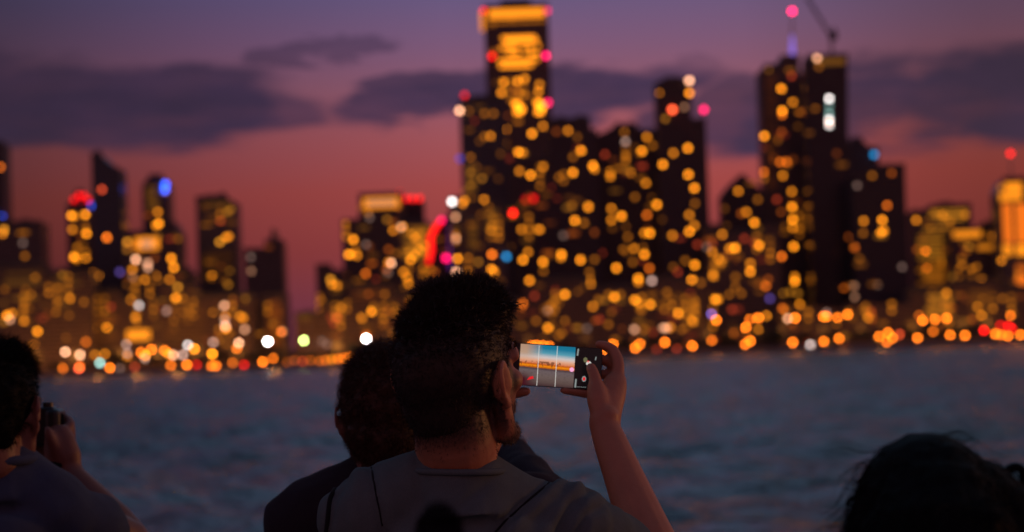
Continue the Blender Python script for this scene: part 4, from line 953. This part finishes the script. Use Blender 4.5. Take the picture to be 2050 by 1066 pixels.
# ------------------------------------------------------------ his phone
def phone():
    c = P(1112, 734, 3.872)
    root = empty('phone', c, 'phone held sideways, its lit screen showing the skyline between white guide lines', 'phone')
    ax = (P(1205, 739.5, 3.880) - P(1019, 727.5, 3.866)); ln = ax.length; ax.normalize()
    up = Vector((0, 0, 1)); up = (up - ax * up.dot(ax)).normalized(); up = (up + Vector((0, -.0, 0))).normalized()
    nrm = ax.cross(up); nrm = nrm if nrm.y < 0 else -nrm      # faces the man
    Rm = Matrix((ax, -nrm, up)).transposed()
    root.rotation_euler = Rm.to_euler()
    hx, hz = ln / 2, .0338
    def rr(w_, h_, r, n=6):
        o = []
        for cx_, cz, a0 in ((w_ - r, h_ - r, 0), (-w_ + r, h_ - r, 90), (-w_ + r, -h_ + r, 180), (w_ - r, -h_ + r, 270)):
            for k in range(n + 1):
                a = R(a0 + 90 * k / n); o.append((cx_ + r * math.cos(a), cz + r * math.sin(a)))
        return o
    def part(nm, pts, y0, y1, m, par=root):
        m_ = MB(); m_.prism(pts, y0, y1); return link(nm, m_.mesh(nm), m, par)
    part('case', rr(hx, hz, .009), .0, .0085, m_black)
    def em(name, build, st=1.):
        m = bpy.data.materials.new(name); m.use_nodes = True; t_ = m.node_tree; b = t_.nodes['Principled BSDF']
        b.inputs['Base Color'].default_value = (.01, .01, .01, 1); b.inputs['Roughness'].default_value = .15
        c_ = build(t_)
        if isinstance(c_, tuple): b.inputs['Emission Color'].default_value = (*c_[:3], 1)
        else: L(t_, c_, b.inputs['Emission Color'])
        b.inputs['Emission Strength'].default_value = st
        return m
    pxm = ln / 186.4                                   # metres per photo pixel on the phone
    X = lambda px: (px - 1112) * pxm
    x0, x1 = X(1040), X(1150); zt, zb = hz - .0012, -hz + .0012
    def picture(t):
        tc = N(t, 'ShaderNodeTexCoord'); sp = N(t, 'ShaderNodeSeparateXYZ'); L(t, tc.outputs['Generated'], sp.inputs[0])
        gx, gz = sp.outputs[0], sp.outputs[2]
        n = N(t, 'ShaderNodeTexNoise'); n.inputs['Scale'].default_value = 9; n.inputs['Detail'].default_value = 5
        mp = N(t, 'ShaderNodeMapping'); mp.inputs['Scale'].default_value = (2.2, 1, 5); L(t, tc.outputs['Generated'], mp.inputs[0]); L(t, mp.outputs[0], n.inputs[0])
        g = M(t, 'ADD', gz, M(t, 'MULTIPLY', M(t, 'SUBTRACT', n.outputs['Fac'], .5), .05))
        g = M(t, 'ADD', g, M(t, 'MULTIPLY', M(t, 'SUBTRACT', gx, .5), .05))
        sky = ramp(t, g, [(0, S(64, 44, 46)), (.1, S(92, 74, 70)), (.22, S(104, 88, 84)), (.36, S(104, 90, 92)), (.42, S(70, 54, 58)), (.435, S(170, 84, 12)), (.48, S(246, 140, 8)), (.52, S(190, 84, 16)), (.55, S(216, 128, 84)),
                           (.62, S(228, 168, 136)), (.7, S(206, 196, 194)), (.8, S(84, 156, 176)), (.92, S(10, 118, 150)), (1, S(10, 112, 142))])
        # dark blurred towers over the light line, a warm cloud at upper left, dark red corner
        n3 = N(t, 'ShaderNodeTexNoise'); n3.inputs['Scale'].default_value = 7; n3.inputs['Detail'].default_value = 3
        mp3 = N(t, 'ShaderNodeMapping'); mp3.inputs['Scale'].default_value = (1.6, 1, .9); L(t, tc.outputs['Generated'], mp3.inputs[0]); L(t, mp3.outputs[0], n3.inputs[0])
        band = M(t, 'MULTIPLY', M(t, 'GREATER_THAN', gz, .47), M(t, 'LESS_THAN', gz, .60))
        tw = M(t, 'MULTIPLY', band, M(t, 'GREATER_THAN', n3.outputs['Fac'], .56))
        c = mix(t, M(t, 'MULTIPLY', tw, .75), sky, S(96, 56, 30))
        wc = M(t, 'MULTIPLY', M(t, 'MULTIPLY', M(t, 'SUBTRACT', .42, gx), 3.2, clamp=True), M(t, 'MULTIPLY', M(t, 'SUBTRACT', gz, .6), 5., clamp=True), clamp=True)
        c = mix(t, M(t, 'MULTIPLY', wc, .8), c, S(200, 150, 110))
        dk = M(t, 'MULTIPLY', M(t, 'MULTIPLY', M(t, 'SUBTRACT', .3, gx), 5., clamp=True), M(t, 'MULTIPLY', M(t, 'SUBTRACT', .36, gz), 5., clamp=True), clamp=True)
        c = mix(t, dk, c, S(66, 12, 26))
        wv = M(t, 'MULTIPLY', M(t, 'LESS_THAN', gz, .38), M(t, 'GREATER_THAN', n.outputs['Fac'], .58))
        c = mix(t, M(t, 'MULTIPLY', wv, .35), c, S(60, 50, 48))
        return c
    scr = part('screen', [(x0, zb), (x1, zb), (x1, zt), (x0, zt)], -.0006, -.0001, em('screen_picture', picture, .95))
    white = em('screen_white', lambda t: S(225, 222, 214), .9)
    for px in (1077, 1113.5): part('grid_line', [(X(px) - .00042, zb), (X(px) + .00042, zb), (X(px) + .00042, zt), (X(px) - .00042, zt)], -.0011, -.0007, white, scr)
    red = em('screen_red', lambda t: S(235, 30, 38), .9)
    def disc(cx_, cz, r, n=14, sx=1.): return [(cx_ + sx * r * math.cos(k * 2 * math.pi / n), cz + r * math.sin(k * 2 * math.pi / n)) for k in range(n)]
    part('red_blob', [(X(1057), -.0245), (X(1070), -.0215), (X(1068), -.0175), (X(1061), -.0195)], -.0011, -.0007, red, scr)  # small red blob in the screen picture
    part('light_spot', disc(X(1145), -.0035, .0036), -.0011, -.0007, em('screen_pink', lambda t: S(250, 170, 215), 1.), scr)
    ui = part('control_panel', [(X(1151), zb), (X(1203), zb), (X(1203), zt), (X(1151), zt)], -.0005, -.0001, em('screen_black', lambda t: S(9, 9, 11), 1.))
    grey = em('screen_grey', lambda t: S(150, 160, 158), .8)
    for pts, m in [([(X(1153), .0195), (X(1156), .0195), (X(1157), zt - .002), (X(1154), zt - .002)], grey), ([(X(1152.5), zb + .001), (X(1155.5), zb + .001), (X(1156), -.018), (X(1153), -.018)], grey),
                   (disc(X(1171), .0135, .0042, sx=.8), em('screen_thumb', lambda t: S(120, 120, 84), .7)), (disc(X(1178), .008, .0036, sx=1.2), white), (disc(X(1177), .0105, .0022), red),
                   ([(X(1190), .014), (X(1192), .014), (X(1193), .0195), (X(1191), .0195)], grey), (disc(X(1170.5), -.017, .0046, sx=.75), grey), ([(X(1156), -.0305), (X(1176), -.0305), (X(1176), -.030), (X(1156), -.030)], grey)]:
        part('icon', pts, -.0011, -.0006, m, ui)
    part('record_button', disc(X(1170.5), -.017, .003, sx=.75), -.0016, -.0012, red, ui)
    for px, pz in ((X(1040) + .02 - .03, .02),): part('camera_lens', disc(px, pz, .006), .0086, .0105, m_black)
phone()

# ------------------------------------------------------------ curly haired man in front of him
def curly_man():
    D = 4.25
    root = empty('person', (P(790, 900, D).x, D, DECK), 'dark jacketed person with curly hair half hidden behind the man with the phone', 'person')
    H = Head(P(784, 846, D), R(12), R(-4), 0, 1.04)
    neck0 = P(792, 962, D + .01); shL = P(612, 1040, D); shR = P(985, 1010, D + .02); hip = P(795, 1560, D)
    b = MB(); H.skull(b)
    b.tube([H.w(0, -.02, -.03), H.w(0, -.02, -.08), neck0, neck0 + Vector((0, 0, -.08))], [.055, .058, .062, .055], 18)
    torso(b, neck0 + Vector((0, 0, -.03)), shL, shR, hip, -.012)
    elR = P(1092, 1018, D + .02); wrR = P(1040, 932, D + .24)
    elL = P(560, 1300, D + .1); wrL = P(640, 1420, D + .3)
    for a, e, w_ in ((shR, elR, wrR), (shL, elL, wrL)):
        b.tube([a, a.lerp(e, .5), e], [.047, .045, .04], 14); b.tube([e, e.lerp(w_, .3), w_], [.036, .038, .025], 14)
        d = (w_ - e).normalized(); k = w_ + d * .05; b.tube([w_, k, k + d * .03], [.024, .03, .022], 12, flat=.6)
        sx = d.cross(Vector((0, 1, 0))).normalized()
        for i in range(4):
            f = k + sx * (i - 1.5) * .018 + d * .03
            b.tube([f, f + d * .03 + Vector((0, .012, 0)), f + d * .045 + Vector((0, .035, 0))], [.0095, .009, .007], 8)
        b.tube([w_ + d * .02 + sx * .025, k + sx * .05, k + sx * .055 + d * .03], [.013, .011, .008], 8)
    finish(root, b, 'body', m_skin2, .006, 3); eyes(H, root)
    t = MB(); torso(t, neck0 + Vector((0, 0, -.022)), shL, shR, hip + Vector((0, 0, -.06)), .022)
    for a, e, w_ in ((shR, elR, wrR), (shL, elL, wrL)):
        t.tube([a, a.lerp(e, .5), e], [.068, .064, .058], 16); t.tube([e, e.lerp(w_, .4), e.lerp(w_, .96)], [.054, .05, .042], 16); t.tube([w_, w_ + (w_ - e) * .22], [.042, .036], 14)
    t.tube([neck0 + Vector((0, 0, .012)), neck0 + Vector((0, 0, -.07))], [.071, .09], 18, False)
    me = t.remesh('jacket', .009, 4, root.location); co = get_co(me); no = get_no(me)
    set_co(me, co + no * (.008 * vnoise(co, 9.) + .004 * vnoise(co, 24., 2.))[:, None]); jk = link('jacket', me, m_jacket, root)
    tr = MB(); sh = legs_and_feet(tr, None, hip.x, D, DECK + .9, DECK); link('trousers', tr.remesh('trousers', .014, 3, root.location), m_navy, root)
    for s_ in sh: s_.build('shoe', m_shoe, root, True)
    hc = MB(); H.ell(hc, (0, -.016, .036), (.078, .098, .090)); H.ell(hc, (0, -.055, -.015), (.06, .05, .065)); H.ell(hc, (0, .03, .07), (.06, .06, .052))
    hm = hc.remesh('hair', .006, 2, root.location); co = get_co(hm); no = get_no(hm)
    co = co + no * (.006 * vnoise(co, 38.) + .005 * vnoise(co, 80., 3.))[:, None]; q = H.inv(co + np.array(root.location))
    cut = np.clip((np.where(q[:, 1] > .03, .04, np.where(q[:, 1] > -.03, -.01, -.08)) - q[:, 2]) / .015, 0, 1); set_co(hm, co - no * (cut * .025)[:, None])
    reg = lambda x, y, z: np.where((z > np.where(y > .03, .05, np.where(y > -.03, .0, -.075))), 1. + (z > .09), 0.)
    r_, n_, q_ = scalp_samples(hm, root.location, H, 8000, reg)
    tp = np.clip((q_[:, 2] - .05) / .06, 0, 1)
    V, Q = strands(r_, n_ * .6 + np.array((0, 0, -.5))[None] * (1 - tp[:, None]), (.009 + .018 * tp) * nrg.uniform(.6, 1.4, 8000), .0007, .006, 1., .3, 7, .35)
    hm2 = add_strands(hm, V, Q, root.location); link('hair', hm2, m_brown_hair, root)
curly_man()

# ------------------------------------------------------------ man at the left with a camera
def camera_man():
    D = 4.4
    root = empty('person', (P(0, 900, D).x, D, DECK), 'man in pale blue shirt holding a camera to his eye at the left edge', 'person')
    H = Head(P(-12, 836, D), R(6), R(-4), R(0), 1.02)
    neck0 = P(-4, 935, D); shL = P(-190, 1030, D); shR = P(122, 1032, D + .02); hip = P(-20, 1560, D)
    elR = P(262, 1085, D + .14); wrR = P(136, 950, D + .20)
    elL = P(-110, 1180, D + .26); wrL = P(72, 960, D + .28)
    b = MB(); H.skull(b)
    b.tube([H.w(0, -.025, -.03), H.w(0, -.03, -.08), neck0, neck0 + Vector((0, 0, -.08))], [.054, .057, .062, .055], 18)
    torso(b, neck0 + Vector((0, 0, -.03)), shL, shR, hip, -.012)
    b.tube([shR, shR.lerp(elR, .5), elR], [.047, .045, .04], 14); b.tube([elR, elR.lerp(wrR, .3), wrR], [.038, .04, .027], 14)
    b.tube([shL, shL.lerp(elL, .5), elL], [.047, .045, .04], 14); b.tube([elL, elL.lerp(wrL, .3), wrL], [.038, .04, .027], 14)
    # right hand round the grip, left hand under the lens
    b.tube([wrR, P(126, 915, D + .20), P(118, 880, D + .20)], [.027, .036, .030], 14, flat=.7, up=(0, 1, 0))
    for i, (x, y) in enumerate(((132, 848), (134, 864), (134, 880), (132, 895))):
        b.tube([P(124, y + 22, D + .205), P(x + 8, y + 2, D + .225), P(x - 4, y - 12, D + .25), P(x - 22, y - 14, D + .262)], [.0115, .0105, .0095, .008], 10)
    b.tube([P(112, 905, D + .185), P(102, 880, D + .175), P(96, 862, D + .172)], [.014, .0115, .009], 10)
    b.tube([wrL, P(80, 925, D + .30), P(86, 900, D + .31)], [.027, .035, .028], 14, flat=.7)
    for i in range(4):
        b.tube([P(80 + i * 6, 903, D + .30), P(84 + i * 7, 884, D + .32 + i * .01), P(90 + i * 6, 868, D + .32 + i * .012)], [.011, .0095, .008], 10)
    finish(root, b, 'body', m_skin2, .0055, 3); eyes(H, root)
    t = MB(); torso(t, neck0 + Vector((0, 0, -.03)), shL, shR, hip + Vector((0, 0, -.04)), .02)
    for a, e in ((shR, elR), (shL, elL)): t.tube([a, a.lerp(e, .25), a.lerp(e, .5)], [.06, .061, .062], 16)
    t.tube([neck0 + Vector((0, -.004, .012)), neck0 + Vector((0, 0, -.06))], [.068, .088], 18, False)
    me = t.remesh('shirt', .008, 4, root.location); co = get_co(me); no = get_no(me)
    set_co(me, co + no * (.009 * vnoise(co, 8.) + .005 * vnoise(co, 20., 2.))[:, None]); sh_ = link('shirt', me, m_blue, root)
    ring = [neck0 + Vector((.069 * math.cos(k * .2618), .069 * math.sin(k * .2618) - .004, .012 - .02 * max(0, math.sin(k * .2618)))) for k in range(24)]
    m_ = MB(); m_.tube(ring + ring[:2], .009, 8, False); m_.build('collar', m_blue, sh_, True)
    tr = MB(); sh = legs_and_feet(tr, None, hip.x, D, DECK + .9, DECK); link('trousers', tr.remesh('trousers', .014, 3, root.location), m_navy, root)
    for s_ in sh: s_.build('shoe', m_shoe, root, True)
    hc = MB(); H.ell(hc, (0, -.016, .034), (.079, .1, .092)); H.ell(hc, (0, .01, .062), (.07, .088, .074)); H.ell(hc, (0, -.055, -.015), (.06, .05, .066))
    hm = hc.remesh('hair', .006, 2, root.location); co = get_co(hm); no = get_no(hm)
    co = co + no * (.005 * vnoise(co, 40.))[:, None]; q = H.inv(co + np.array(root.location))
    cut = np.clip((np.where(q[:, 1] > .03, .04, np.where(q[:, 1] > -.03, -.01, -.085)) - q[:, 2]) / .015, 0, 1); set_co(hm, co - no * (cut * .025)[:, None])
    reg = lambda x, y, z: np.where((z > np.where(y > .03, .05, np.where(y > -.03, .0, -.08))), 1. + (z > .09), 0.)
    r_, n_, q_ = scalp_samples(hm, root.location, H, 4000, reg); tp = np.clip((q_[:, 2] - .05) / .06, 0, 1)
    V, Q = strands(r_, n_ * .5 + np.array((.1, .3, -.3))[None] * (1 - tp[:, None]) + np.array((.3, .2, .3))[None] * tp[:, None], (.008 + .016 * tp) * nrg.uniform(.6, 1.4, 4000), .0007, .003, .7, .2, 5, .3)
    link('hair', add_strands(hm, V, Q, root.location), m_black_hair, root)
    # the camera
    c = P(56, 850, D + .225)
    cr = empty('camera', c, 'black camera pressed to the face of the man in pale blue shirt', 'camera')
    def bevel_box(a, b_, r, nm, m, par):
        m_ = MB(); m_.box(a, b_); me = m_.mesh(nm); bm = bmesh.new(); bm.from_mesh(me); bmesh.ops.bevel(bm, geom=bm.edges[:], offset=r, segments=3, affect='EDGES', profile=.5); bm.to_mesh(me); bm.free()
        return link(nm, me, m, par)
    cr.rotation_euler = (0, 0, R(-4))
    cb = bevel_box((-.062, -.018, -.042), (.056, .022, .032), .006, 'camera_body', m_black, cr)
    bevel_box((.036, -.024, -.042), (.066, .04, .028), .010, 'grip', m_black, cr)
    bevel_box((-.026, -.024, .032), (.022, .026, .056), .007, 'viewfinder', m_black, cr)
    def cyl(nm, prof, m, axis='y', at=(0, 0, 0)):
        m_ = MB(); rr = []
        for y, r in prof: rr.append([(at[0] + r * math.cos(k * .2618), at[1] + y, at[2] + r * math.sin(k * .2618)) if axis == 'y' else (at[0] + r * math.cos(k * .2618), at[1] + r * math.sin(k * .2618), at[2] + y) for k in range(24)])
        m_.rings(rr); return link(nm, m_.mesh(nm, smooth=False), m, cr)
    cyl('lens', [(.022, .032), (.05, .033), (.052, .035), (.1, .035), (.102, .033), (.13, .036), (.13, .031), (.11, .029)], m_black, at=(-.004, 0, -.008))
    cyl('mode_dial', [(.0, .010), (.008, .010), (.009, .009)], m_black, 'z', (.04, .0, .032))
    m_strap = cloth_mat('strap_webbing', (.008, .008, .01))
    p0 = Vector((-.064, 0, .02)); m_ = MB()
    loc = lambda v: cr.rotation_euler.to_matrix().transposed() @ (v - c)
    m_.tube([(.064, .0, .015), (.07, -.03, -.06), loc(P(85, 955, D + .16)), loc(P(60, 985, D + .12)), loc(P(30, 975, D + .1))], [.006, .012, .016, .016, .012], 8, flat=.35)
    link('strap', m_.mesh('strap', smooth=True), m_strap, cr)
camera_man()

# ------------------------------------------------------------ dark haired person at lower right
def wavy_person():
    D = 2.45
    root = empty('person', (P(1905, 1000, D).x, D, DECK), 'person with long dark wavy hair, a black silhouette at the lower right corner', 'person')
    H = Head(P(1872, 1120, D), R(-22), R(-6), R(-6), .98)
    top = H.w(0, 0, 0); neck0 = top + Vector((.012, -.005, -.155)); shL = neck0 + Vector((-.17, .0, -.05)); shR = neck0 + Vector((.17, 0, -.05)); hip = neck0 + Vector((0, 0, -.55))
    b = MB(); H.skull(b)
    b.tube([H.w(0, -.02, -.03), H.w(0, -.02, -.08), neck0, neck0 + Vector((0, 0, -.08))], [.048, .05, .054, .07], 16)
    torso(b, neck0, shL, shR, hip)
    arms = []
    for a, q in ((shL, -1), (shR, 1)):
        e = a + Vector((q * .05, .02, -.29)); w_ = e + Vector((-q * .04, .14, -.2)); arms.append((a, e, w_))
        b.tube([a, a.lerp(e, .5), e], [.042, .04, .035], 14); b.tube([e, e.lerp(w_, .3), w_], [.033, .034, .022], 14)
        d = (w_ - e).normalized(); k = w_ + d * .05; b.tube([w_, k, k + d * .03], [.021, .026, .02], 12, flat=.6)
        sx = d.cross(Vector((0, 1, 0))).normalized()
        for i in range(4):
            f = k + sx * (i - 1.5) * .016 + d * .03; b.tube([f, f + d * .03, f + d * .055 + Vector((0, -.012, 0))], [.0085, .008, .0065], 8)
        b.tube([w_ + d * .02 + sx * .022, k + sx * .045, k + sx * .05 + d * .03], [.012, .010, .0075], 8)
    finish(root, b, 'body', m_skin2, .006, 3); eyes(H, root)
    t = MB(); torso(t, neck0 + Vector((0, 0, -.03)), shL, shR, hip + Vector((0, 0, -.05)), .016)
    for a, e, w_ in arms: t.tube([a, a.lerp(e, .5), e], [.06, .056, .052], 14); t.tube([e, e.lerp(w_, .5), e.lerp(w_, .9)], [.05, .045, .038], 14)
    link('jumper', t.remesh('jumper', .009, 4, root.location), m_jacket, root)
    tr = MB(); sh = legs_and_feet(tr, None, hip.x, D, DECK + .85, DECK); link('trousers', tr.remesh('trousers', .014, 3, root.location), m_navy, root)
    for s_ in sh: s_.build('shoe', m_shoe, root, True)
    hc = MB()
    p = lambda x, y, dd=0.: P(x, y, D + dd)
    k_ = D / F
    for x, y, rx, ry, rz in ((1858, 1010, 142, 190, 143), (1845, 1000, 115, 180, 128), (1905, 1045, 165, 190, 138), (1800, 1050, 98, 150, 105), (1975, 1075, 130, 170, 128), (2035, 1100, 95, 120, 125), (1880, 1130, 180, 190, 150)):
        hc.ell(p(x, y), (rx * k_, ry * k_, rz * k_))
    hc.tube([p(1880, 1080, -.06), p(1880, 1220, -.09), p(1890, 1420, -.10)], [.08, .082, .05], 16)
    hm = hc.remesh('hair', .005, 4, root.location); co = get_co(hm); no = get_no(hm)
    co = co + no * (.0025 * vnoise(co, 26.) + .002 * vnoise(co, 70., 2.))[:, None]; set_co(hm, co)
    n = 6000; ids = nrg.integers(0, len(co), n); r_ = co[ids] + np.array(root.location); n_ = get_no(hm)[ids]
    rel = r_ - np.array(p(1860, 980)); tang = rel.copy(); tang[:, 2] = -.12; tang /= np.linalg.norm(tang, axis=1, keepdims=True)
    V, Q = strands(r_, n_ * .10 + tang * .8, nrg.uniform(.012, .03, n), .0004, .003, .8, .3, 6, .12)
    k = nrg.integers(0, len(r_), 420); k = k[(r_[k, 2] < p(0, 930)[2])]
    V2, Q2 = strands(r_[k], n_[k] * .45 + tang[k] * .7, nrg.uniform(.03, .06, len(k)), .0007, .009, 1.2, .35, 9, .3)
    Q = np.vstack([Q, Q2 + len(V)]); V = np.vstack([V, V2])
    curls = MB()
    for pts in (((2000, 965), (2022, 940), (2042, 938), (2050, 955), (2048, 985), (2050, 1020)), ((1726, 1000), (1708, 996), (1697, 1004), (1694, 1014)), ((1716, 1036), (1702, 1048), (1694, 1060), (1698, 1074))):
        curls.tube([p(x, y, .02) for x, y in pts], ([.0065, .005, .0045, .005, .005, .004] if len(pts) == 6 else [.003, .0022, .0016, .0008]), 8)
    cv = np.array([tuple(v) for v in curls.v]); 
    hm2 = add_strands(hm, V, Q, root.location)
    cm = curls.mesh('curl', root.location, True)
    ho = link('hair', hm2, m_black_hair, root)
    bm = bmesh.new(); bm.from_mesh(hm2); bm.from_mesh(cm); bm.to_mesh(hm2); bm.free(); bpy.data.meshes.remove(cm)
wavy_person()
